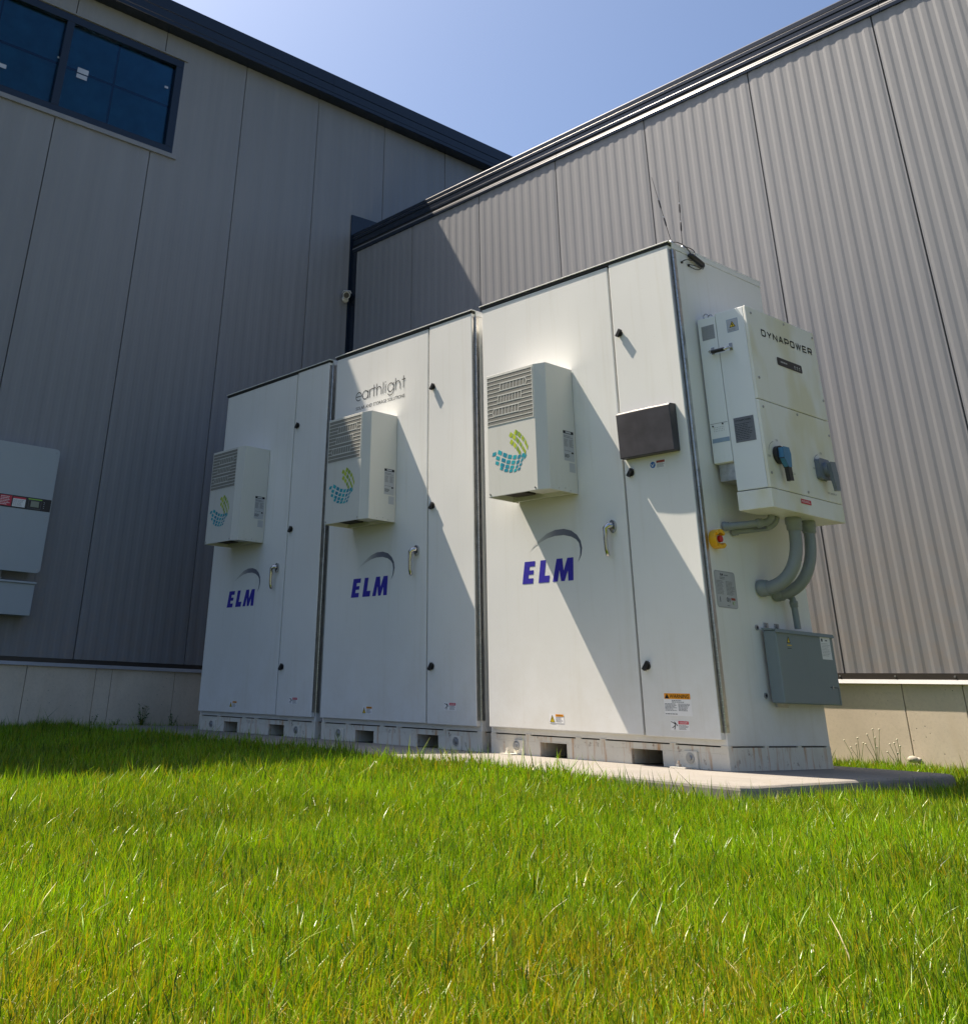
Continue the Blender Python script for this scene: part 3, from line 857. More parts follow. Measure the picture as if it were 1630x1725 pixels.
cab, dl, dr = make_cabinet()
OX = [0.0, -1.498, -2.995]
cabs = [cab]
for k in (1, 2):
    c = copy_tree(cab); c.location = (OX[k], 0, 0); c['label'] = LBL[k]; cabs.append(c)
def kids(o, nm): return [c for c in o.children if c.name.split('.')[0] == nm]
fcR = Face('y', -0.032)
for k, c in enumerate(cabs):
    doorL, doorR = sorted(kids(c, 'door'), key=lambda o: min(v.co.x for v in o.data.vertices))
    if k == 0:
        mb = MB()
        frect(mb, fcR, -0.288, -0.140, 0.203, 0.296, 'white')
        frect(mb, fcR, -0.284, -0.144, 0.270, 0.293, 'orange', 0.0014)
        fpoly(mb, fcR, [(-0.281, 0.272), (-0.257, 0.272), (-0.269, 0.292)], 'ink', 0.0018)
        ftext(mb, fcR, 'WARNING', -0.253, 0.2735, 0.0155, 'ink', 0.104, 0.0020, shear=0.2, bold=0.01)
        flines(mb, fcR, -0.245, -0.175, 0.267, 0.255, 2, 'greyink', 0.5, 4)
        flines(mb, fcR, -0.284, -0.218, 0.253, 0.222, 6, 'greyink', 0.5, 5); flines(mb, fcR, -0.212, -0.146, 0.253, 0.222, 6, 'greyink', 0.5, 6)
        flines(mb, fcR, -0.284, -0.20, 0.2125, 0.208, 1, 'ink', 0.6, 7)
        mb.build('warning_label', doorR)
        mb = MB(); warn_sticker(mb, fcR, -0.263, 0.145, 0.100, 0.040, 'danger', 8); mb.build('danger_sticker', doorR)
        mb = MB(); warn_sticker(mb, fcR, -0.250, 1.287, 0.096, 0.039, 'manual', 9); mb.build('manual_sticker', doorR)
        # document pocket: bowed front, tapered depth
        mb = MB(); n_ = 14; vs = []; x0, x1 = -0.392, -0.060
        for i in range(n_+1):
            t_ = i/n_; xx = x0+(x1-x0)*t_; bow = math.sin(math.pi*t_)
            vs += [(xx, -0.0324, 1.352), (xx, -0.078-0.004*bow, 1.350), (xx, -0.088-0.006*bow, 1.572+0.0*bow), (xx, -0.078-0.006*bow, 1.582), (xx, -0.0324, 1.586)]
        fs = []
        for i in range(n_):
            a = i*5
            for q in range(4): fs.append((a+q, a+5+q, a+6+q, a+1+q))
        mb.add(vs, fs, 'pocket'); mb.add(vs[:5], [(0, 1, 2, 3, 4)], 'pocket'); mb.add(vs[-5:], [(4, 3, 2, 1, 0)], 'pocket')
        pk = mb.build('document_pocket', doorR, bevel=0.004, merge=True); fixn(pk)
        # anchor clips on the pad in front of the lugs
        for xa in (-1.262, -0.222):
            mb = MB(); mb.box(xa-0.035, xa+0.045, -0.075, -0.003, 0.0005, 0.006, 'cab_base')
            mb.cyl((xa-0.008, -0.045, 0.006), (xa-0.008, -0.045, 0.016), 0.011, 'cab_base', 6); mb.cyl((xa-0.008, -0.045, 0.016), (xa-0.008, -0.045, 0.030), 0.006, 'cab_base', 8)
            mb.build('anchor_clip', kids(c, 'skid_base')[0], bevel=0.0)
        # emergency stop with yellow shroud
        mb = MB(); yc, zc = 0.068, 0.945
        mb.cyl((0.0005, yc, zc), (0.010, yc, zc), 0.040, 'yellow', 20)
        for a0, a1 in ((35, 145), (145, 235), (235, 325)):
            pin = [(yc+0.028*math.cos(math.radians(a)), zc+0.028*math.sin(math.radians(a))) for a in np.linspace(a1, a0, 9)]
            pou = [(yc+0.043*math.cos(math.radians(a)), zc+0.043*math.sin(math.radians(a))) for a in np.linspace(a0, a1, 9)]
            mb.prism(pou+pin, 0.010, 0.046 if a0 != 145 else 0.038, 'x', 'yellow')
        mb.cyl((0.010, yc, zc), (0.022, yc, zc), 0.018, 'dark', 14); mb.cyl((0.022, yc, zc), (0.030, yc, zc), 0.017, 'white', 14)
        mb.cyl((0.030, yc, zc), (0.044, yc, zc), 0.015, 'red', 14)
        fixn(mb.build('emergency_stop', c))
        # rating placard
        fp = Face('x', 0.0005)
        mb = MB(); u0, u1, v0, v1 = 0.040, 0.205, 0.650, 0.810; r0 = 0.014
        def rr(u0, u1, v0, v1, r0):
            p = []
            for cx_, cy_, a in ((u1-r0, v0+r0, -90), (u1-r0, v1-r0, 0), (u0+r0, v1-r0, 90), (u0+r0, v0+r0, 180)): p += arc(cx_, cy_, r0, r0, a, a+90, 5)
            return p
        fpoly(mb, fp, rr(u0, u1, v0, v1, r0), 'label', 0.0006)
        fstrip(mb, fp, rr(u0+.003, u1-.003, v0+.003, v1-.003, r0-.002), 0.0012, 'greyink', 0.0010, closed=True)
        ftext(mb, fp, 'ELM', 0.088, 0.789, 0.010, 'ink', 0.022, 0.0012, bold=0.02)
        flines(mb, fp, 0.118, 0.150, 0.796, 0.789, 1, 'greyink', 0.6, 2); flines(mb, fp, 0.08, 0.14, 0.784, 0.772, 2, 'greyink', 0.5, 3)
        flines(mb, fp, 0.050, 0.112, 0.768, 0.706, 11, 'greyink', 0.4, 12); flines(mb, fp, 0.125, 0.196, 0.768, 0.706, 11, 'greyink', 0.4, 13)
        frect(mb, fp, 0.155, 0.188, 0.686, 0.696, 'brownink', 0.0014)
        fstrip(mb, fp, arc(0.126, 0.687, 0.006, 0.008, 0, 360, 14), 0.003, 'ink', 0.0012)
        fstrip(mb, fp, arc(0.142, 0.685, 0.004, 0.008, 0, 360, 12), 0.003, 'greyink', 0.0016)
        frect(mb, fp, 0.066, 0.070, 0.674, 0.696, 'ink', 0.0012); frect(mb, fp, 0.164, 0.168, 0.668, 0.680, 'stem', 0.0012)
        fstrip(mb, fp, arc(0.178, 0.674, 0.007, 0.007, 0, 300, 10), 0.002, 'limeink', 0.0012)
        flines(mb, fp, 0.120, 0.150, 0.664, 0.658, 1, 'greyink', 0.6, 14)
        mb.build('rating_plate', c)
        mb = MB()
        for yy, zz in ((0.336, 0.581), (0.337, 0.296)): mb.cyl((0.0006, yy, zz), (0.006, yy, zz), 0.012, 'galv', 12); mb.cyl((0.006, yy, zz), (0.008, yy, zz), 0.006, 'dark', 10)
        mb.build('cable_plug', c)
    else:
        mb = MB(); warn_sticker(mb, fcR, -0.262, 0.187, 0.097, 0.040, 'danger', 8+k); mb.build('danger_sticker', doorR)
    if k == 1:
        # earthlight lettering
        mb = MB(); X0, WID, BZ, XH = -1.172, 0.530, 2.075, 0.058
        S = lambda p: X0+p*WID
        wd = 0.0055; lay = [0]
        def st(pts):
            lay[0] += 1; fstrip(mb, fc_, pts, wd, 'ink', 0.0008+0.00008*lay[0])
        fc_ = Face('y', -0.030)
        r2 = XH/2; ru = 0.0305; asc = XH*1.42
        cx_ = S(0.058); st([(cx_-ru, BZ+r2), (cx_+ru, BZ+r2)] + arc(cx_, BZ+r2, ru, r2, 8, 312, 22))
        cx_ = S(0.196); st(arc(cx_, BZ+r2, ru, r2, 0, 360, 24)); st([(cx_+ru, BZ), (cx_+ru, BZ+XH)])
        x = S(0.285); st([(x, BZ), (x, BZ+XH)]); st([(x, BZ+XH*.55)] + arc(x+0.026, BZ+XH*.58, 0.026, XH*.42, 170, 80, 8))
        x = S(0.375); st([(x, BZ), (x, BZ+asc)]); st([(x-0.017, BZ+XH), (x+0.019, BZ+XH)])
        x = S(0.432); st([(x, BZ), (x, BZ+asc)]); st([(x, BZ+XH*.5)] + arc(x+0.0245, BZ+XH*.52, 0.0245, XH*.48, 180, 0, 12) + [(x+0.049, BZ)])
        x = S(0.563); st([(x, BZ), (x, BZ+asc)])
        x = S(0.608); st([(x, BZ), (x, BZ+XH)]); fpoly(mb, fc_, arc(x, BZ+XH*1.30, 0.0045, 0.0045, 0, 342, 10), 'ink', 0.003)
        cx_ = S(0.712); st(arc(cx_, BZ+r2, ru, r2, 0, 360, 24)); st([(cx_+ru, BZ+XH), (cx_+ru, BZ)] + arc(cx_, BZ, ru, XH*.42, 0, -155, 14))
        x = S(0.808); st([(x, BZ), (x, BZ+asc)]); st([(x, BZ+XH*.5)] + arc(x+0.0245, BZ+XH*.52, 0.0245, XH*.48, 180, 0, 12) + [(x+0.049, BZ)])
        x = S(0.965); st([(x, BZ), (x, BZ+asc)]); st([(x-0.017, BZ+XH), (x+0.019, BZ+XH)])
        mb.build('earthlight_lettering', doorL)
        mb = MB(); ftext(mb, fc_, 'SOLAR AND STORAGE SOLUTIONS', X0+0.004, 2.010, 0.0225, 'ink', 0.520, 0.0008); mb.build('tagline_lettering', doorL)

# ------------------------------------------------------------------ coolers bolted to the left doors
AW, AH, AD = 0.436, 0.684, 0.236
def make_cooler():
    t = thing('air_conditioner', '', 'air conditioner', (-1.153, -0.0325, 1.210))
    mb = MB()   # shell: flat front, chamfered right and left edges, open underneath
    prof = [(0, 0.0), (0, -0.214), (0.004, -AD+0.002), (0.006, -AD), (0.366, -AD), (0.369, -AD+0.002), (AW, -0.216), (AW, 0.0)]
    k = len(prof); z0, z1 = 0.012, AH
    vs = [(x, y, z0) for x, y in prof] + [(x, y, z1) for x, y in prof]
    th = 0.006
    inn = [(th, 0.0), (th, -0.212), (0.010, -AD+th), (0.012, -AD+th), (0.364, -AD+th), (0.366, -AD+th), (AW-th, -0.212), (AW-th, 0.0)]
    vs += [(x, y, z0) for x, y in inn] + [(x, y, z0+0.035) for x, y in inn]
    fs = [tuple(range(k, 2*k))]
    for i in range(k-1): fs.append((i, i+1, k+i+1, k+i))
    for i in range(k-1): fs.append((i, 2*k+i, 2*k+i+1, i+1))
    for i in range(k-1): fs.append((2*k+i, 3*k+i, 3*k+i+1, 2*k+i+1))
    mb.add(vs, fs, 'ac')
    sh = mb.build('cover', t, bevel=0.0022, merge=True); fixn(sh)
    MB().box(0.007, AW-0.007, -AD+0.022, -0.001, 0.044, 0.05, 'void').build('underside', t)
    mb = MB()
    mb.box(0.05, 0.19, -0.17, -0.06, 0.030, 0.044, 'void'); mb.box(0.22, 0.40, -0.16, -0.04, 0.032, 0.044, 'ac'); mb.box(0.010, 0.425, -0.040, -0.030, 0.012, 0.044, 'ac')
    mb.build('drip_tray', t)
    # louvred inlet: perforated sheet, bars, and three arrow motifs
    fy = -AD
    g = MB().box(0.014, 0.354, fy-0.0008, fy-0.0002, 0.397, 0.670, 'grille').build('grille', t)
    rows = 12; dz = (0.670-0.397)/rows
    arrows = [(2, 4, 0.115, 0.316, 1), (5, 7, 0.095, 0.272, 0), (8, 10, 0.050, 0.250, -1)]
    def bar(a, b_, z, pa=g):
        MB().box(a, b_, fy-0.0018, fy-0.0009, z-0.0021, z+0.0021, 'ac').build('louvre_bar', pa)
    MB().box(0.0095, 0.0138, fy-0.0018, fy-0.0002, 0.393, 0.674, 'ac').box(0.3542, 0.3585, fy-0.0018, fy-0.0002, 0.393, 0.674, 'ac').build('grille_edge', g)
    for i in range(rows+1):
        z = 0.670-i*dz
        hit = [a for a in arrows if a[0] < i < a[1]]
        if hit:
            a = hit[0]; bar(0.0142, a[2]-0.004, z); bar(a[3]+0.004, 0.3538, z)
        else: bar(0.0142, 0.3538, z)
    for i0, i1, ua, ub, d in arrows:
        mb = MB(); zt, zb_ = 0.670-i0*dz-0.0024, 0.670-i1*dz+0.0024; zm = (zt+zb_)/2
        fcA = Face('y', fy-0.0008)
        pts = [(ua-0.004, zb_), (ua+0.002, zt), (ub-0.012, zt), (ub, zm), (ub-0.014, zb_)] if d == 1 else \
              ([(ua, zm), (ua+0.014, zt), (ub+0.003, zt), (ub-0.003, zb_), (ua+0.012, zb_)] if d == -1 else [(ua-0.003, zb_), (ua+0.003, zt), (ub+0.003, zt), (ub-0.003, zb_)])
        fstrip(mb, fcA, pts, 0.0042, 'ac', 0.0014, closed=True)
        kx = 8
        for q in range(1, kx):
            x = ua+(ub-ua)*q/kx; fstrip(mb, fcA, [(x-0.002, zb_+.002), (x+0.002, zt-.002)], 0.0040, 'ac', 0.0007)
        mb.build('arrow_louvre', g)
    # globe of little squares
    mb = MB(); fl = Face('y', -AD, 1.153, -1.210)
    fl = Face('y', -AD, 1.153, -1.210)
    B = [[(-1.097, 1.448), (-1.053, 1.450), (-1.016, 1.432), (-0.980, 1.418), (-0.944, 1.411), (-0.911, 1.409), (-0.881, 1.413)],
         [(-1.070, 1.423), (-1.028, 1.406), (-0.992, 1.392), (-0.956, 1.385), (-0.922, 1.382), (-0.892, 1.389), (-0.868, 1.404)],
         [(-1.076, 1.397), (-1.038, 1.382), (-1.001, 1.369), (-0.966, 1.361), (-0.931, 1.359), (-0.903, 1.366)],
         [(-1.044, 1.364), (-1.010, 1.350), (-0.975, 1.343), (-0.943, 1.341), (-0.915, 1.345)]]
    for r_i, row in enumerate(B):
        for q, (x, z) in enumerate(row):
            p_, n2 = (row[q], row[q+1]) if q < len(row)-1 else (row[q-1], row[q])
            v1 = Vector(((n2[0]-p_[0])*0.76, (n2[1]-p_[1])*0.76)); v2 = Vector((0.0080, 0.0195-0.0018*r_i))
            if q >= 4 and r_i > 1: v2 = Vector((0.0085, 0.0135)); v1 *= 0.85
            if q == 0: v1 *= 0.8
            c0_ = Vector((x, z))
            fpoly(mb, fl, [tuple(c0_+v1*u+v2*v_) for u, v_ in ((-.5, -.5), (.5, -.5), (.5, .5), (-.5, .5))], 'teal')
    G = [[(-0.929, 1.541), (-0.904, 1.524), (-0.880, 1.502), (-0.862, 1.479), (-0.851, 1.455)], [(-0.967, 1.533), (-0.943, 1.517), (-0.919, 1.496), (-0.898, 1.473), (-0.882, 1.450), (-0.868, 1.431)], [(-0.963, 1.493), (-0.940, 1.473), (-0.920, 1.451), (-0.906, 1.430)]]
    for r_i, row in enumerate(G):
        for q, (x, z) in enumerate(row):
            p_, n2 = (row[q], row[q+1]) if q < len(row)-1 else (row[q-1], row[q])
            v1 = Vector(((n2[0]-p_[0])*0.78, (n2[1]-p_[1])*0.78)); v2 = Vector((0.0130-0.0018*q, 0.0208))
            c0_ = Vector((x, z))
            fpoly(mb, fl, [tuple(c0_+v1*u+v2*v_) for u, v_ in ((-.5, -.5), (.5, -.5), (.5, .5), (-.5, .5))], 'green')
    mb.build('globe_emblem', sh)
    # type labels on the right cheek
    fr_ = Face('x', AW, 0.0325, -1.210)
    mb = MB(); frect(mb, fr_, -0.130, -0.048, 1.384, 1.543, 'label', 0.0006)
    frect(mb, fr_, -0.130, -0.048, 1.528, 1.543, 'ink', 0.0012); frect(mb, fr_, -0.112, -0.068, 1.531, 1.540, 'label', 0.0018)
    flines(mb, fr_, -0.125, -0.052, 1.520, 1.505, 2, 'greyink', 0.5, 21); flines(mb, fr_, -0.125, -0.095, 1.500, 1.458, 7, 'greyink', 0.5, 22); flines(mb, fr_, -0.085, -0.052, 1.500, 1.458, 7, 'greyink', 0.5, 23)
    flines(mb, fr_, -0.125, -0.070, 1.440, 1.434, 1, 'greyink', 0.5, 24); flines(mb, fr_, -0.125, -0.080, 1.420, 1.400, 3, 'ink', 0.5, 25)
    frect(mb, fr_, -0.070, -0.055, 1.425, 1.434, 'ink', 0.0012)
    mb.build('type_label', sh)
    mb = MB(); frect(mb, fr_, -0.092, -0.046, 1.328, 1.376, 'label', 0.0006); mb.build('square_label', sh)
    mb = MB()
    for x in (0.022, 0.350): MB().cyl((x, -AD, 0.026), (x, -AD-0.004, 0.026), 0.0045, 'steel', 8).build('screw', sh)
    for yy, zz in ((-0.15, 0.024), (-0.10, 0.030), (-0.06, 0.022)): MB().cyl((AW, yy, zz), (AW+0.002, yy, zz), 0.003, 'steel', 8).build('screw', sh)
    return t
ac = make_cooler()
GA = 'box-shaped air conditioners on the cabinet doors'
AL = ['air conditioner on the nearest cabinet, its front in full sun',
      'air conditioner on the middle cabinet, a slanting shadow across its grille',
      'air conditioner on the farthest cabinet, wholly in shade']
for k in range(3):
    o = ac if k == 0 else copy_tree(ac)
    o.location = (-1.153+OX[k], -0.0325, 1.210); tag(o, AL[k], 'air conditioner', GA)

# ------------------------------------------------------------------ inverter on the cabinet side
inv = thing('inverter', 'big white inverter', 'inverter', (0, 0.13, 1.07))
inv['label'] = 'big white inverter on the nearest cabinet, with two rotary switches'
iy0, iy1 = 0.0, 0.640       # local y
mb = MB(); mb.box(0.122, 0.283, iy0, iy1, 0.090, 0.980, 'inv_side'); mb.build('housing', inv, bevel=0.004)
mb = MB(); mb.box(0.012, 0.1185, iy0+0.001, iy1-0.02, 0.232, 0.972, 'inv_side'); rearb = mb.build('rear_housing', inv, bevel=0.005)
mb = MB(); mb.box(0.118, 0.2995, iy0-0.001, iy1+0.001, 0.0, 0.086, 'inv'); mb.build('wiring_box', inv, bevel=0.003)
MB().box(0.02, 0.11, 0.03, iy1-0.05, 0.150, 0.231, 'galv').build('mounting_rail', inv)
c1 = MB().box(0.2835, 0.3, iy0-0.001, iy1+0.001, 0.506, 0.981, 'inv').build('cover', inv, bevel=0.004)
c2 = MB().box(0.2835, 0.3, iy0-0.001, iy1+0.001, 0.0885, 0.5025, 'inv').build('cover', inv, bevel=0.004)
fi = Face('x', 0.3, -0.13, -1.07)
mb = MB()
for y, z in ((0.17, 2.018), (0.475, 2.030), (0.750, 2.020), (0.162, 1.684), (0.755, 1.680)): MB().cyl((0.3, y-0.13, z-1.07), (0.303, y-0.13, z-1.07), 0.0065, 'galv', 10).build('screw', c1)
mb = MB()
for y, z in ((0.160, 1.540), (0.468, 1.556), (0.752, 1.498), (0.152, 1.227), (0.752, 1.227), (0.457, 1.178)): MB().cyl((0.3, y-0.13, z-1.07), (0.303, y-0.13, z-1.07), 0.0065, 'galv', 10).build('screw', c2)
# squared capitals
LET = {'D': [[(0, 0), (0, 1), (.8, 1), (1, .82), (1, .18), (.8, 0), (0, 0)]], 'Y': [[(0, 1), (.5, .45), (1, 1)], [(.5, .45), (.5, 0)]], 'N': [[(0, 0), (0, 1), (1, 0), (1, 1)]],
       'A': [[(0, 0), (.42, 1), (.58, 1), (1, 0)], [(.17, .33), (.83, .33)]], 'P': [[(0, 0), (0, 1), (.85, 1), (1, .88), (1, .47), (.85, .36), (0, .36)]],
       'O': [[(.14, 0), (0, .14), (0, .86), (.14, 1), (.86, 1), (1, .86), (1, .14), (.86, 0), (.14, 0)]], 'W': [[(0, 1), (.25, 0), (.5, 1), (.75, 0), (1, 1)]],
       'E': [[(1, 1), (0, 1), (0, 0), (1, 0)], [(0, .5), (.9, .5)]], 'R': [[(0, 0), (0, 1), (.85, 1), (1, .88), (1, .52), (.85, .42), (0, .42)], [(.55, .42), (1, 0)]]}
mb = MB(); u = 0.243; lw = 0.0405; gp = 0.0128; hh = 0.036; hl = 0.0008
for ch in 'DYNAPOWER':
    ww = lw*(1.25 if ch == 'W' else 1.0)
    for s_ in LET[ch]:
        hl += 0.0001
        fstrip(mb, fi, [(u+p[0]*(ww-0.007)+0.0035, 1.9185+p[1]*(hh-0.006)) for p in s_], 0.0072, 'ink', hl)
    u += ww+gp
mb.build('brand_lettering', c1)
mb = MB()
def rrect(u0, u1, v0, v1, r0):
    p = []
    for cx_, cy_, a in ((u1-r0, v0+r0, -90), (u1-r0, v1-r0, 0), (u0+r0, v1-r0, 90), (u0+r0, v0+r0, 180)): p += arc(cx_, cy_, r0, r0, a, a+90, 4)
    return p
fpoly(mb, fi, rrect(0.355, 0.587, 1.789, 1.831, 0.008), 'dark', 0.0015)
flines(mb, fi, 0.385, 0.48, 1.816, 1.806, 1, 'label', 0.8, 31, 0.0022)
for k in range(3): frect(mb, fi, 0.512+k*0.022, 0.522+k*0.022, 1.807, 1.815, 'faintink', 0.0022); frect(mb, fi, 0.511+k*0.022, 0.523+k*0.022, 1.799, 1.802, 'faintink', 0.0022)
mb.build('status_panel', c1)
mb = MB()
for yc, nm in ((0.215, 'DC SWITCH'), (0.615, 'AC SWITCH')):
    fstrip(mb, fi, arc(yc, 1.318, 0.062, 0.062, 100, 165, 10), 0.0025, 'greyink', 0.0008)
    ftext(mb, fi, 'ON', yc+0.012, 1.386, 0.010, 'greyink', 0.018, 0.0008); ftext(mb, fi, 'OFF', yc-0.075, 1.300, 0.010, 'greyink', 0.024, 0.0008)
ftext(mb, fi, 'DC SWITCH', 0.275, 1.245, 0.009, 'greyink', 0.085, 0.0008); ftext(mb, fi, 'AC SWITCH', 0.640, 1.195, 0.009, 'greyink', 0.085, 0.0008)
mb.build('switch_lettering', c2)
mb = MB(); frect(mb, fi, 0.375, 0.465, 1.117, 1.138, 'redink', 0.0016); flines(mb, fi, 0.380, 0.460, 1.133, 1.122, 2, 'white', 0.35, 33, 0.0024)
lb = mb.build('red_label', [c for c in inv.children if c.name.startswith('wiring')][0])
# rotary switches
L = lambda y, z: (y-0.13, z-1.07)
mb = MB(); y, z = L(0.225, 1.318)
mb.cyl((0.3005, y, z), (0.322, y, z), 0.042, 'dark', 22)
mb.prism([(y-0.026, z+0.030), (y+0.026, z+0.032), (y+0.036, z+0.005), (y+0.028, z-0.055), (y+0.004, z-0.060), (y-0.026, z-0.02)], 0.322, 0.350, 'x', 'switchblue')
mb.prism([(y+0.002, z-0.052), (y+0.030, z-0.050), (y+0.034, z-0.118), (y+0.008, z-0.120)], 0.325, 0.346, 'x', 'dark')
fixn(mb.build('rotary_switch', c2, bevel=0.002))
mb = MB(); y, z = L(0.610, 1.305)
mb.prism(rrect(y-0.048, y+0.048, z-0.048, z+0.048, 0.012), 0.3005, 0.326, 'x', 'switchgrey')
mb.cyl((0.326, y+0.004, z), (0.350, y+0.004, z), 0.034, 'switchgrey', 20)
mb.prism([(y-0.022, z+0.026), (y+0.024, z+0.030), (y+0.034, z-0.03), (y+0.034, z-0.100), (y+0.006, z-0.104), (y-0.008, z-0.05)], 0.350, 0.368, 'x', 'switchgrey')
fixn(mb.build('rotary_switch', c2, bevel=0.003))
# left cheek of the inverter
fs_ = Face('y', 0.001, 0, -1.07)
mb = MB(); frect(mb, fs_, 0.032, 0.108, 1.922, 1.998, 'label', 0.0006)
for k in range(14):
    frect(mb, fs_, 0.034, 0.106, 1.925+k*0.0052, 1.9275+k*0.0052, 'greyink', 0.0012)
mb.build('vent_grille', rearb)
mb = MB(); fh = Face('y', 0.0, 0, -1.07)
hous = [c for c in inv.children if c.name.startswith('housing')][0]
frect(mb, fh, 0.182, 0.246, 1.932, 1.999, 'paleblue', 0.0006); frect(mb, fh, 0.185, 0.243, 1.935, 1.996, 'label', 0.0010)
fpoly(mb, fh, [(0.196, 1.955), (0.232, 1.955), (0.214, 1.988)], 'ink', 0.0014); fpoly(mb, fh, [(0.201, 1.958), (0.227, 1.958), (0.214, 1.983)], 'yellowink', 0.0018)
fstrip(mb, fh, [(0.214, 1.978), (0.210, 1.969), (0.217, 1.969), (0.213, 1.960)], 0.003, 'ink', 0.0022); flines(mb, fh, 0.19, 0.24, 1.950, 1.938, 2, 'greyink', 0.4, 41)
mb.build('shock_sticker', hous)
mb = MB(); frect(mb, fh, 0.150, 0.260, 1.383, 1.502, 'plate', 0.0010); ftext(mb, fh, 'DYNAPOWER', 0.160, 1.482, 0.009, 'ink', 0.085, 0.0016, bold=0.01)
flines(mb, fh, 0.156, 0.254, 1.474, 1.392, 10, 'ink', 0.25, 42, 0.0016)
mb.build('name_plate', hous)
mb = MB(); mb.tube([(0.085, 0.0, 0.785), (0.085, -0.032, 0.778), (0.092, -0.036, 0.772), (0.182, -0.036, 0.772), (0.190, -0.032, 0.778), (0.190, 0.0, 0.785)], 0.0065, 'chrome', 8)
mb.tube([(0.100, -0.036, 0.772), (0.172, -0.036, 0.772)], 0.0095, 'dark', 10)
for x in (0.078, 0.183): mb.box(x, x+0.016, -0.004, 0.0, 0.770, 0.806, 'chrome')
mb.build('carry_handle', hous)
mb = MB(); frect(mb, fs_, 0.018, 0.118, 1.402, 1.4045, 'faintink', 0.0006)
frect(mb, fs_, 0.018, 0.116, 1.4930, 1.4950, 'greyink', 0.0008)
frect(mb, fs_, 0.020, 0.116, 1.400, 1.421, 'paleblue', 0.0010)
for r_i in range(3):
    for q in range(7): frect(mb, fs_, 0.036+q*0.009, 0.0385+q*0.009, 1.455+r_i*0.009, 1.4575+r_i*0.009, 'ink', 0.0010)
mb.cyl((0.032, 0.001, 0.412), (0.032, -0.003, 0.412), 0.004, 'dark', 8); mb.cyl((0.088, 0.001, 0.418), (0.088, -0.003, 0.418), 0.004, 'dark', 8)
mb.build('fan_cover_marks', rearb)
mb = MB(); mb.tube([(0.055+0.014*math.cos(a), 0.02, 0.985+0.014*math.sin(a)) for a in [k*math.pi/8 for k in range(17)]], 0.0028, 'chrome', 8, caps=False)
mb.tube([(0.072+0.011*math.cos(a), 0.035, 0.983+0.012*math.sin(a)) for a in [k*math.pi/8 for k in range(17)]], 0.0028, 'chrome', 8, caps=False)
mb.build('lifting_eye', inv)

# ------------------------------------------------------------------ conduits
def conduit(label, pts, r, fits, gi):
    P = [Vector(p) for p in pts]
    t = thing('conduit', label, 'conduit pipe', tuple(P[0]), 'grey conduits on the cabinet side')
    o = P[0]
    mb = MB(); mb.tube([p-o for p in P], r, 'conduit', 16, caps=False); mb.build('pipe', t)
    for a, b_ in fits:
        a = Vector(a); b_ = Vector(b_); d = (b_-a)
        mb = MB(); mb.tube([a-o, a-o+d*0.08, a-o+d*0.5, a-o+d*0.55, a-o+d*0.92, b_-o], [r*1.22, r*1.30, r*1.30, r*1.20, r*1.20, r*1.08], 'conduit', 18)
        mb.build('coupling', t)
    return t
def bez(p0, p1, p2, p3, k=12):
    p0, p1, p2, p3 = map(Vector, (p0, p1, p2, p3)); out_ = []
    for i in range(k+1):
        t = i/k; out_.append(p0*(1-t)**3+p1*3*t*(1-t)**2+p2*3*t*t*(1-t)+p3*t**3)
    return out_
conduit('left one of the two thick grey pipes curving from under the inverter into the cabinet', [(0.0, 0.405, 0.757)]+bez((0.045, 0.408, 0.757), (0.135, 0.415, 0.765), (0.200, 0.450, 0.84), (0.200, 0.455, 0.985))+[(0.200, 0.455, 1.068)], 0.030,
        [((0.0015, 0.405, 0.757), (0.050, 0.408, 0.757)), ((0.200, 0.455, 1.0695), (0.200, 0.455, 1.010))], 0)
conduit('right one of the two thick grey pipes curving from under the inverter into the cabinet', [(0.0, 0.530, 0.742)]+bez((0.045, 0.533, 0.742), (0.135, 0.54, 0.750), (0.198, 0.575, 0.83), (0.198, 0.590, 0.985))+[(0.198, 0.592, 1.068)], 0.027,
        [((0.0015, 0.530, 0.742), (0.050, 0.533, 0.742)), ((0.198, 0.592, 1.0695), (0.198, 0.592, 1.012))], 0)
conduit('slimmer grey pipe slanting from under the inverter, next to the yellow stop button', [(0.0, 0.158, 1.012)]+[Vector(p) for p in ((0.035, 0.175, 1.014), (0.115, 0.270, 1.030), (0.135, 0.292, 1.034))]+bez((0.135, 0.292, 1.034), (0.15, 0.31, 1.037), (0.165, 0.318, 1.045), (0.168, 0.322, 1.068), 6), 0.0165,
        [((0.0015, 0.158, 1.013), (0.030, 0.172, 1.014)), ((0.115, 0.270, 1.030), (0.135, 0.292, 1.034))], 0)
conduit('slim grey pipe tucked behind and below the slanting one under the inverter', [(0.0, 0.225, 0.998)]+[Vector(p) for p in ((0.035, 0.243, 1.001), (0.115, 0.335, 1.018))]+bez((0.115, 0.335, 1.018), (0.13, 0.352, 1.021), (0.155, 0.372, 1.035), (0.160, 0.375, 1.068), 6), 0.0165,
        [((0.0015, 0.225, 0.998), (0.030, 0.240, 1.000))], 0)
conduit('thin grey pipe dropping from behind the thick pipes into the grey box', bez((0.0, 0.60, 0.742), (0.05, 0.60, 0.742), (0.055, 0.60, 0.725), (0.055, 0.601, 0.70), 6)+[(0.055, 0.606, 0.588)], 0.0155,
        [((0.055, 0.600, 0.712), (0.055, 0.602, 0.684))], 0)

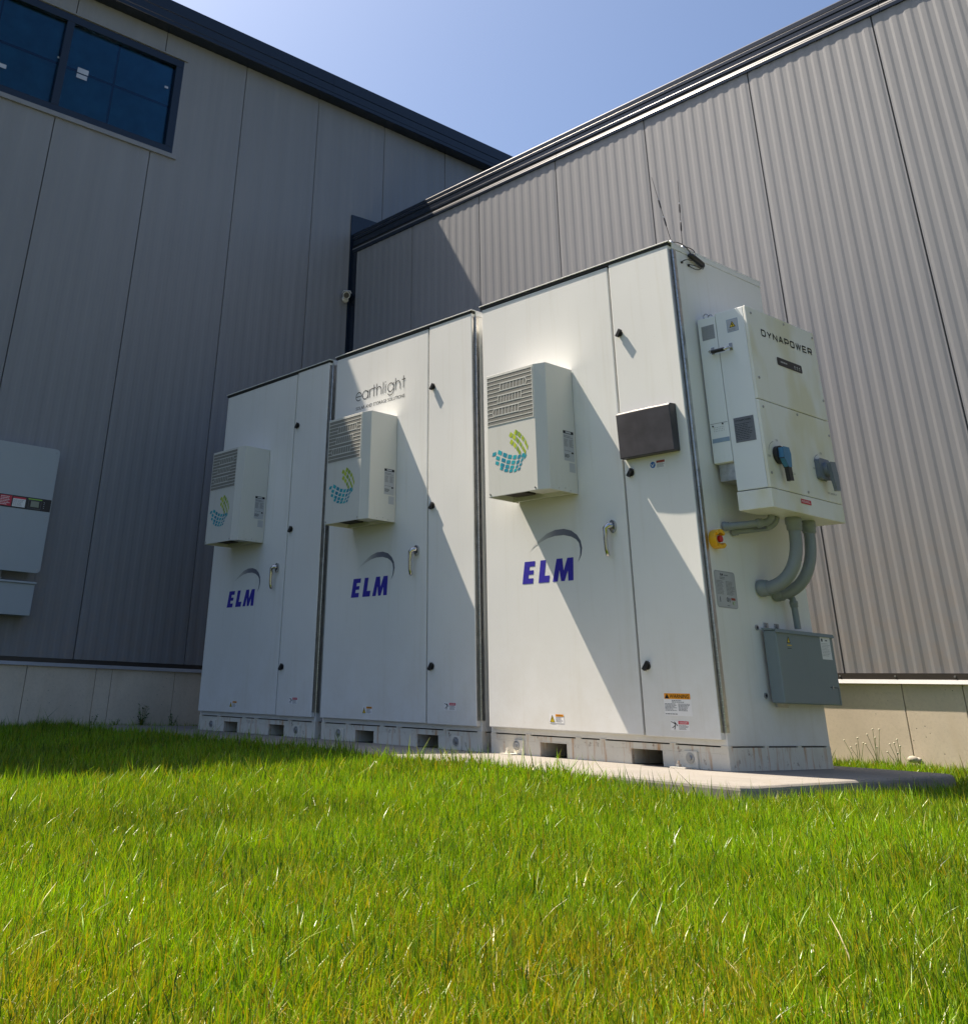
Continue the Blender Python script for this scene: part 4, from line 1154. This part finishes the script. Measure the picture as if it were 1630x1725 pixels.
# ------------------------------------------------------------------ grey box
gb = thing('junction_box', 'blue-grey steel box with a rain lid, low on the side of the nearest cabinet', 'electrical box', (0.0, 0.355, 0.266))
mb = MB(); gw, gh_ = 0.500, 0.310
mb.box(0.018, 0.086, 0.0, gw, 0.0, gh_-0.006, 'greybox')
gbody = mb.build('body', gb, bevel=0.008, seg=3)
fixn(MB().prism([(0.016, gh_-0.0055), (0.016, gh_+0.004), (0.090, gh_-0.0005), (0.094, gh_-0.016), (0.0865, gh_-0.016), (0.0865, gh_-0.0055)], -0.004, gw+0.004, 'y', 'greybox').build('rain_lid', gb))
mb = MB()
for y in (0.045, 0.135): mb.box(0.001, 0.006, y, y+0.032, gh_-0.02, gh_+0.030, 'galv'); mb.cyl((0.006, y+0.016, gh_+0.018), (0.011, y+0.016, gh_+0.018), 0.008, 'galv', 8)
mb.box(0.001, 0.017, 0.05, 0.44, 0.03, 0.05, 'galv'); mb.box(0.001, 0.017, 0.05, 0.44, gh_-0.05, gh_-0.025, 'galv')
mb.box(0.001, 0.012, 0.055, 0.145, -0.016, 0.003, 'galv')
mb.build('mounting_bracket', gb)
fg = Face('x', 0.086, -0.355, -0.266)
mb = MB(); frect(mb, fg, 0.735, 0.825, 0.462, 0.560, 'white', 0.0006); frect(mb, fg, 0.745, 0.757, 0.540, 0.553, 'ink', 0.0012); frect(mb, fg, 0.780, 0.800, 0.543, 0.549, 'greyink', 0.0012)
flines(mb, fg, 0.742, 0.818, 0.535, 0.475, 9, 'faintink', 0.35, 51)
mb.build('label', gbody)
mb = MB(); fpoly(mb, fg, [(0.440, 0.520), (0.464, 0.520), (0.452, 0.545)], 'yellowink', 0.0006); fstrip(mb, fg, [(0.440, 0.520), (0.464, 0.520), (0.452, 0.545)], 0.003, 'ink', 0.0010, closed=True)
flines(mb, fg, 0.435, 0.475, 0.514, 0.505, 1, 'yellowink', 0.5, 52); flines(mb, fg, 0.435, 0.475, 0.499, 0.494, 1, 'ink', 0.5, 53)
mb.build('hazard_sticker', gbody)
mb = MB(); fstrip(mb, fg, [(0.765, 0.342), (0.835, 0.341), (0.835, 0.272)], 0.003, 'void', 0.0006); mb.box(0.0866, 0.091, 0.425, 0.436, 0.070, 0.082, 'galv')
mb.build('latch', gbody)

# ------------------------------------------------------------------ antennas and cable
AB = [((-0.018, 0.022), (-0.045, -0.050), 0.385), ((-0.018, 0.125), (0.010, 0.012), 0.400)]
ANL = ['left one of two whip antennas on the nearest cabinet, leaning left', 'right one of two whip antennas on the nearest cabinet, nearly upright']
for k, ((x, y), (lx, ly), hh_) in enumerate(AB):
    t = thing('antenna', ANL[k], 'antenna', (x, y, H+0.0045), 'whip antennas on the nearest cabinet')
    mb = MB(); mb.tube([(0, 0, 0), (0, 0, 0.006), (0, 0, 0.010), (0, 0, 0.020)], [0.014, 0.014, 0.010, 0.006], 'galv', 12); mb.build('base', t)
    q = lambda f: (lx*f, ly*f, 0.018+hh_*f)
    mb = MB(); mb.tube([q(0), q(1)], [0.0017, 0.0011], 'dark', 6); mb.build('whip', t)
    for f in (0.22, 0.50):
        mb = MB(); mb.tube([q(f), q(f+0.03), q(f+0.12), q(f+0.14)], [0.0025, 0.0042, 0.0042, 0.002], 'dark', 8); mb.tube([q(f+0.142), q(f+0.16)], 0.003, 'galv', 6); mb.build('coil', t)
t = thing('cable_bundle', 'black taped cable bundle on the nearest cabinet just below the antennas', 'cable', (0.012, 0.19, 2.39))
mb = MB(); mb.tube([(0.0, -0.062, 0.022), (0.006, -0.045, 0.016), (0.010, 0.0, 0.002), (0.008, 0.040, -0.010), (0.004, 0.055, -0.014)], [0.010, 0.017, 0.016, 0.018, 0.011], 'dark', 10); mb.build('wrap', t)
mb = MB()
mb.tube(bez((-0.03, -0.165, 0.074), (-0.01, -0.13, 0.085), (0.012, -0.09, 0.07), (0.008, -0.050, 0.022)), 0.0028, 'dark', 6)
mb.tube(bez((-0.03, -0.062, 0.076), (-0.005, -0.02, 0.085), (0.015, 0.0, 0.05), (0.008, -0.030, 0.020)), 0.0028, 'dark', 6)
mb.tube(bez((-0.011, -0.122, -0.036), (0.012, -0.11, -0.010), (0.012, -0.07, -0.02), (0.006, -0.03, -0.004)), 0.0024, 'dark', 6)
mb.tube(bez((-0.011, -0.062, -0.036), (0.014, -0.04, -0.065), (0.014, 0.01, -0.060), (0.006, 0.045, -0.016)), 0.0024, 'dark', 6)
mb.tube(bez((-0.011, -0.068, -0.034), (0.014, -0.03, -0.02), (0.014, 0.07, -0.06), (0.006, 0.050, -0.010)), 0.0020, 'dark', 6)
mb.cyl((-0.0115, -0.122, -0.036), (-0.004, -0.122, -0.036), 0.007, 'dark', 8); mb.cyl((-0.0115, -0.062, -0.036), (-0.004, -0.062, -0.036), 0.007, 'dark', 8)
mb.build('cable', t)

# ------------------------------------------------------------------ security camera on the corner
t = thing('security_camera', 'small white security camera high in the corner between the two buildings', 'security camera', (XW+0.012, 1.925, 4.085))
mb = MB(); mb.cyl((0.0, 0, 0), (0.018, 0, 0), 0.038, 'white', 16); mb.tube([(0.018, 0, 0.0), (0.045, -0.004, 0.008), (0.060, -0.010, 0.022)], 0.014, 'white', 10); mb.build('bracket', t)
d = Vector((0.72, -0.58, -0.38)).normalized()
c0 = Vector((0.030, 0.004, 0.045))
mb = MB(); mb.tube([c0-d*0.02, c0, c0+d*0.11, c0+d*0.125], [0.030, 0.040, 0.040, 0.037], 'white', 18); hs = mb.build('housing', t)
mb = MB(); mb.cyl(c0+d*0.1252, c0+d*0.129, 0.031, 'dark', 18); mb.build('lens_window', hs)
mb = MB(); vs = []
s1 = d.cross(Vector((0, 0, 1))).normalized(); up_ = s1.cross(d).normalized()
for a in (0.0, 0.155):
    for u, v_ in ((-0.046, 0.020), (-0.034, 0.044), (0.034, 0.044), (0.046, 0.020)): vs.append(c0+d*(a-0.015)+s1*u+up_*v_)
for a in (0.0, 0.155):
    for u, v_ in ((-0.050, 0.020), (-0.037, 0.048), (0.037, 0.048), (0.050, 0.020)): vs.append(c0+d*(a-0.015)+s1*u+up_*v_)
fs = []
for q in range(3): fs += [(q, q+1, 5+q, 4+q), (8+q, 12+q, 13+q, 9+q), (q, 8+q, 9+q, q+1), (4+q, 5+q, 13+q, 12+q)]
fs += [(0, 4, 12, 8), (3, 11, 15, 7)]
mb.add(vs, fs, 'white'); fixn(mb.build('sun_hood', hs))

# ------------------------------------------------------------------ wall inverter at the far left
wi = thing('inverter', 'pale grey wall-mounted inverter with a black display strip and red label, at the left edge', 'inverter', (XW+0.004, -1.785, 1.03))
wy = 0.765
mb = MB(); mb.box(0.0, 0.115, 0.02, wy-0.02, 0.01, 0.93, 'wallbox'); mb.build('housing', wi, bevel=0.01)
def wplate(z0, z1, rt, rb, x0=0.118, x1=0.150):
    p = []
    p += arc(wy-rb, z0+rb, rb, rb, -90, 0, 5) if rb else [(wy, z0)]
    p += arc(wy-rt, z1-rt, rt, rt, 0, 90, 5) if rt else [(wy, z1)]
    p += arc(rt, z1-rt, rt, rt, 90, 180, 5) if rt else [(0, z1)]
    p += arc(rb, z0+rb, rb, rb, 180, 270, 5) if rb else [(0, z0)]
    mb = MB(); mb.prism(p, x0, x1, 'x', 'wallbox'); return fixn(mb.build('cover', wi, bevel=0.002))
p1 = wplate(0.408, 0.945, 0.028, 0.0); p2 = wplate(0.0, 0.404, 0.0, 0.028)
fwi = Face('x', 0.150, 1.785, -1.03)
mb = MB(); frect(mb, fwi, -1.783, -1.022, 1.484, 1.578, 'dark', 0.0010)
st_ = mb.build('display_strip', p1)
mb = MB()
frect(mb, fwi, -1.44, -1.345, 1.494, 1.572, 'redink', 0.0018); flines(mb, fwi, -1.435, -1.350, 1.568, 1.498, 6, 'white', 0.35, 61, 0.0024)
frect(mb, fwi, -1.335, -1.232, 1.495, 1.555, 'white', 0.0018); frect(mb, fwi, -1.335, -1.232, 1.555, 1.568, 'redink', 0.0018); flines(mb, fwi, -1.330, -1.238, 1.550, 1.500, 6, 'greyink', 0.35, 62, 0.0024)
frect(mb, fwi, -1.55, -1.45, 1.495, 1.580, 'white', 0.0018)
frect(mb, fwi, -1.212, -1.098, 1.562, 1.570, 'limeink', 0.0018); frect(mb, fwi, -1.188, -1.120, 1.508, 1.552, 'screen', 0.0018)
fstrip(mb, fwi, [(-1.206, 1.496), (-1.104, 1.496), (-1.104, 1.557), (-1.206, 1.557)], 0.002, 'plate', 0.0018, closed=True)
for k in range(4): frect(mb, fwi, -1.082, -1.076, 1.548-k*0.014, 1.553-k*0.014, 'label', 0.0018)
mb.build('display_labels', p1)
mb = MB()
for y, z in ((-1.045, 1.948), (-1.048, 1.72), (-1.045, 1.45), (-1.23, 1.45), (-1.42, 1.45)): MB().cyl((0.150, y+1.785, z-1.03), (0.153, y+1.785, z-1.03), 0.006, 'galv', 8).build('screw', p1)
mb = MB()
for y, z in ((-1.045, 1.415), (-1.045, 1.05)): MB().cyl((0.150, y+1.785, z-1.03), (0.153, y+1.785, z-1.03), 0.006, 'galv', 8).build('screw', p2)
wb = thing('junction_box', 'low grey wiring box directly under the wall inverter at the left edge', 'electrical box', (XW+0.004, -1.80, 0.722))
MB().box(0.0, 0.140, 0.0, 0.765, 0.0, 0.225, 'wallbox').build('body', wb, bevel=0.004)
MB().box(0.0, 0.152, -0.004, 0.772, 0.2255, 0.240, 'wallbox').build('lid', wb, bevel=0.003)
mb = MB(); mb.cyl((0.07, 0.49, 0.2405), (0.07, 0.49, 0.315), 0.020, 'label', 14); mb.cyl((0.07, 0.49, 0.2405), (0.07, 0.49, 0.262), 0.028, 'label', 8); mb.build('cable_gland', wb)

# ================================================================== LAWN
def blades(P, Hh, Wd, lean_dir, lean, curve, colr, nseg, name):
    """P (n,2) base positions; one ribbon per blade"""
    n_ = len(P)
    z0 = gh(P[:, 0], P[:, 1]) - 0.004
    fa = rng.uniform(0, 2*np.pi, n_)          # width direction
    tw = rng.normal(0, 1.5, n_)
    ldx, ldy = np.cos(lean_dir), np.sin(lean_dir)
    nv = 2*nseg+1
    V = np.zeros((n_, nv, 3))
    for s in range(nseg+1):
        t = s/nseg
        wdx, wdy = np.cos(fa+tw*t), np.sin(fa+tw*t)
        off = lean*Hh*(t*(1-curve)+curve*t*t*1.6)
        zz = z0 + Hh*t*(1-0.28*np.clip(lean, 0, 1.6)*t*curve) * np.sqrt(np.clip(1-0.25*lean**2*t, 0.25, 1))
        cx_ = P[:, 0]+ldx*off; cy_ = P[:, 1]+ldy*off
        if s < nseg:
            ww = Wd*(1-0.55*t)/2
            V[:, 2*s] = np.stack([cx_-wdx*ww, cy_-wdy*ww, zz], 1)
            V[:, 2*s+1] = np.stack([cx_+wdx*ww, cy_+wdy*ww, zz], 1)
        else: V[:, 2*s] = np.stack([cx_, cy_, zz], 1)
    fidx = []
    for s in range(nseg-1): fidx += [(2*s, 2*s+1, 2*s+3), (2*s, 2*s+3, 2*s+2)]
    s = nseg-1; fidx += [(2*s, 2*s+1, 2*s+2)]
    fidx = np.array(fidx)
    Fc = (fidx[None]+(np.arange(n_)*nv)[:, None, None]).reshape(-1, 3)
    C = np.repeat(colr, nv, 0)
    # mown tips are paler and drier than the blade
    tt = np.array([min(1.0, (q//2)/nseg) for q in range(nv)])
    dt = (rng.random(n_) < 0.24)[:, None]*np.clip((tt-0.45)/0.55, 0, 1)[None, :]*0.75
    Cb = C.reshape(n_, nv, 3); Cb = Cb*(1-dt[..., None])+np.array([0.40, 0.42, 0.03])*dt[..., None]
    C = Cb.reshape(-1, 3)
    return V.reshape(-1, 3), Fc, C

def build_grass(parts, name):
    vo_ = 0; VV = []; FF = []; CC = []
    for V, Fc, C in parts:
        VV.append(V); FF.append(Fc+vo_); CC.append(C); vo_ += len(V)
    V = np.concatenate(VV); Fc = np.concatenate(FF); C = np.concatenate(CC)
    me = bpy.data.meshes.new(name)
    me.vertices.add(len(V)); me.vertices.foreach_set('co', V.astype(np.float32).ravel())
    me.loops.add(Fc.size); me.loops.foreach_set('vertex_index', Fc.astype(np.int32).ravel())
    me.polygons.add(len(Fc)); me.polygons.foreach_set('loop_start', np.arange(0, Fc.size, 3, dtype=np.int32))
    me.polygons.foreach_set('use_smooth', np.ones(len(Fc), bool))
    me.update(calc_edges=True)
    ca = me.color_attributes.new('tint', 'FLOAT_COLOR', 'POINT')
    ca.data.foreach_set('color', np.concatenate([C, np.ones((len(C), 1))], 1).astype(np.float32).ravel())
    me.materials.append(M['grass'])
    o = bpy.data.objects.new(name, me); col.objects.link(o)
    print('grass tris', len(Fc))
    return o

def vnoise(x, y, s, seed):
    r = np.random.default_rng(seed); T = r.random((64, 64))
    u = x*s; v_ = y*s; i = np.floor(u).astype(int); j = np.floor(v_).astype(int); fu = u-i; fv = v_-j
    fu = fu*fu*(3-2*fu); fv = fv*fv*(3-2*fv)
    g = lambda a, b_: T[a % 64, b_ % 64]
    return (g(i, j)*(1-fu)+g(i+1, j)*fu)*(1-fv)+(g(i, j+1)*(1-fu)+g(i+1, j+1)*fu)*fv

def in_lawn(x, y):
    pad = (x > PADX0-0.005) & (x < 0.55-(y+0.66)*0.067+0.004) & (y > PADY0-0.004) & (y < PADY1+0.01)
    return (~pad) & (y < YW-0.004) & (x > XW+0.004)

def scatter(n_, box_):
    x = rng.uniform(box_[0], box_[1], n_); y = rng.uniform(box_[2], box_[3], n_)
    return x, y
fdir = np.array([F.x, F.y]); fdir /= np.linalg.norm(fdir)
parts = []
def ring(r0, r1, dens, nseg, wscale, half):
    A = math.pi*(r1*r1-r0*r0)*(half/180.0)
    n_ = int(A*dens)
    rr_ = np.sqrt(rng.uniform(r0*r0, r1*r1, n_)); a = rng.uniform(-half, half, n_)*np.pi/180
    ca, sa = np.cos(a), np.sin(a)
    x = CAM.x + rr_*(fdir[0]*ca-fdir[1]*sa); y = CAM.y + rr_*(fdir[0]*sa+fdir[1]*ca)
    ok = in_lawn(x, y); x, y = x[ok], y[ok]
    # tufting
    tuft = vnoise(x, y, 14, 1)*0.6+vnoise(x, y, 45, 2)*0.4
    keep = rng.random(len(x)) < 0.45+0.75*tuft
    x, y, tuft = x[keep], y[keep], tuft[keep]; n_ = len(x)
    dry = vnoise(x, y, 1.1, 3)*0.55+vnoise(x, y, 3.7, 4)*0.45
    dist = np.hypot(x-CAM.x, y-CAM.y)
    dryness = np.clip((dry-0.38)*2.4, 0, 1)*np.clip((3.4-dist)/1.9, 0.10, 1)
    kind = rng.random(n_)
    Hh = rng.normal(0.046, 0.013, n_)*np.clip(0.62+0.12*dist, 0.74, 1.08)*(0.75+0.5*tuft); Hh = np.clip(Hh, 0.025, 0.11)
    long_ = rng.random(n_) < 0.03; Hh[long_] *= 1.5
    near_pad = (np.abs(y-PADY0+0.04) < 0.10) & (x < 0.6) & (rng.random(n_) < 0.16*(0.3+1.6*vnoise(x, y, 7, 21))); Hh[near_pad] *= 1.55
    lean = np.abs(rng.normal(0.20, 0.22, n_)); curve = rng.uniform(0.2, 1.0, n_)
    lean_dir = rng.uniform(0, 2*np.pi, n_)
    Wd = rng.uniform(0.0022, 0.0042, n_)*wscale
    g1 = np.array([0.098, 0.215, 0.003]); g2 = np.array([0.220, 0.385, 0.004]); g3 = np.array([0.030, 0.080, 0.004])
    t = rng.random((n_, 1)); C = g1*(1-t)+g2*t
    dk = rng.random(n_) < 0.18; C[dk] = g3
    dk2 = rng.random(n_) < 0.10; C[dk2] *= 0.6
    patch = vnoise(x, y, 2.3, 9)[:, None]; C = C*(0.68+0.64*patch)
    yel = rng.random(n_) < 0.09+0.40*dryness; C[yel] = np.array([0.32, 0.29, 0.015])*rng.uniform(0.8, 1.1, (yel.sum(), 1))
    org = rng.random(n_) < 0.010+0.08*dryness; C[org] = np.array([0.46, 0.22, 0.02])*rng.uniform(0.7, 1.1, (org.sum(), 1))
    strw = rng.random(n_) < 0.02+0.17*dryness; C[strw] = np.array([0.62, 0.52, 0.30])*rng.uniform(0.8, 1.1, (strw.sum(), 1))
    lean[strw] = rng.uniform(0.3, 1.3, strw.sum()); Hh[strw] *= 0.75; Hh[org] *= 0.75
    parts.append(blades(np.stack([x, y], 1), Hh, Wd, lean_dir, lean, curve, C, nseg, 'g'))
ring(0.35, 2.2, 88000, 4, 0.70, 66)
ring(2.2, 4.2, 42000, 3, 0.88, 48)
ring(4.2, 10.2, 12000, 2, 1.5, 44)
go = build_grass(parts, 'grass')
tag(go, 'lawn of green grass with dry straw-coloured blades mixed in', 'grass', kind='stuff')

# ------------------------------------------------------------------ weeds along the walls
def weed_leafy(x, y, h, seed, label, grp, spread=0.6):
    r = random.Random(seed); z = float(gh(x, y))
    t = thing('weed', label, 'weed', (x, y, z), grp)
    st_ = MB(); lf = MB()
    for k in range(r.randint(4, 7)):
        a = r.uniform(0, 6.28); hh_ = h*r.uniform(0.6, 1.0); l = spread*hh_*r.uniform(0.3, 0.9)
        top_ = Vector((math.cos(a)*l, math.sin(a)*l, hh_))
        pts = [Vector((0, 0, 0)), Vector((top_.x*0.3, top_.y*0.3, hh_*0.5)), top_]
        st_.tube(pts, [0.003, 0.002, 0.001], 'stem', 5)
        for q in range(int(7+h*30)):
            f = r.uniform(0.15, 1.0); p = pts[0].lerp(pts[1], f*2) if f < 0.5 else pts[1].lerp(pts[2], f*2-1)
            b_ = r.uniform(0, 6.28); s_ = h*r.uniform(0.08, 0.18); d_ = Vector((math.cos(b_), math.sin(b_), r.uniform(0.0, 0.8))).normalized()
            sd_ = d_.cross(Vector((0, 0, 1))).normalized()*s_*0.28
            m_ = p+d_*s_*0.5+Vector((0, 0, s_*0.08))
            lf.add([p, m_-sd_, p+d_*s_, m_+sd_], [(0, 1, 2, 3)], 'leaf')
    st_.build('stem', t); lf.build('leaves', t)
    return t
WL = [(-1.10, 0.10, 'small weed at the foot of the left wall, leftmost of the row'), (-0.78, 0.08, 'second small weed from the left along the left wall'), (-0.36, 0.13, 'bushy weed below the paired joints in the left foundation'),
      (-0.18, 0.11, 'low weed just right of the paired joints in the left foundation'), (0.06, 0.20, 'tallest leafy weed against the left foundation'), (0.32, 0.14, 'weed by the last foundation joint before the farthest cabinet'), (0.62, 0.10, 'weed half hidden behind the farthest cabinet on the left')]
for i, (y, h, lab) in enumerate(WL):
    weed_leafy(XW+0.07+0.03*(i % 2), y, h, 20+i, lab, 'weeds along the left wall')
def wildflower(x, y, n_, h, seed, label):
    r = random.Random(seed); z = float(gh(x, y))
    t = thing('wildflower', label, 'wildflower', (x, y, z), 'wildflowers by the rear wall')
    for k in range(n_):
        a = r.uniform(0, 6.28); hh_ = h*r.uniform(0.55, 1.0); l = hh_*r.uniform(0.1, 0.45)
        top_ = Vector((math.cos(a)*l-0.02, -abs(math.sin(a)*l)*0.6, hh_)); b_ = Vector((r.uniform(-.02, .02), r.uniform(-.02, .02), 0))
        s_ = MB().tube([b_, b_.lerp(top_, 0.5)+Vector((0.004, 0, 0.01)), top_], [0.0018, 0.0015, 0.001], 'stem', 5).build('stem', t)
        MB().ball(top_, 0.0055, 'petal', 8, 5, (1, 1, 0.75)).build('flower_head', s_)
wildflower(-0.41, 1.86, 5, 0.17, 1, 'stalky pale wildflowers nearest the cabinet at the rear wall')
wildflower(-0.29, 1.82, 6, 0.21, 2, 'tallest clump of pale wildflowers by the rear wall')
wildflower(-0.21, 1.88, 6, 0.17, 3, 'pale wildflowers just left of the foundation joint')
r = random.Random(2)
t = MB()
for k in range(4): t.ball((r.uniform(-0.03, 0.03), r.uniform(-0.015, 0.015), 0.012+r.uniform(0, 0.02)), r.uniform(0.014, 0.026), 'rock', 7, 5, (1.2, 0.8, 0.7))
o = t.build('rubble'); o.location = (-0.15, 1.95, -0.005); tag(o, 'crumbled concrete at the foot of the rear wall joint', 'rubble')
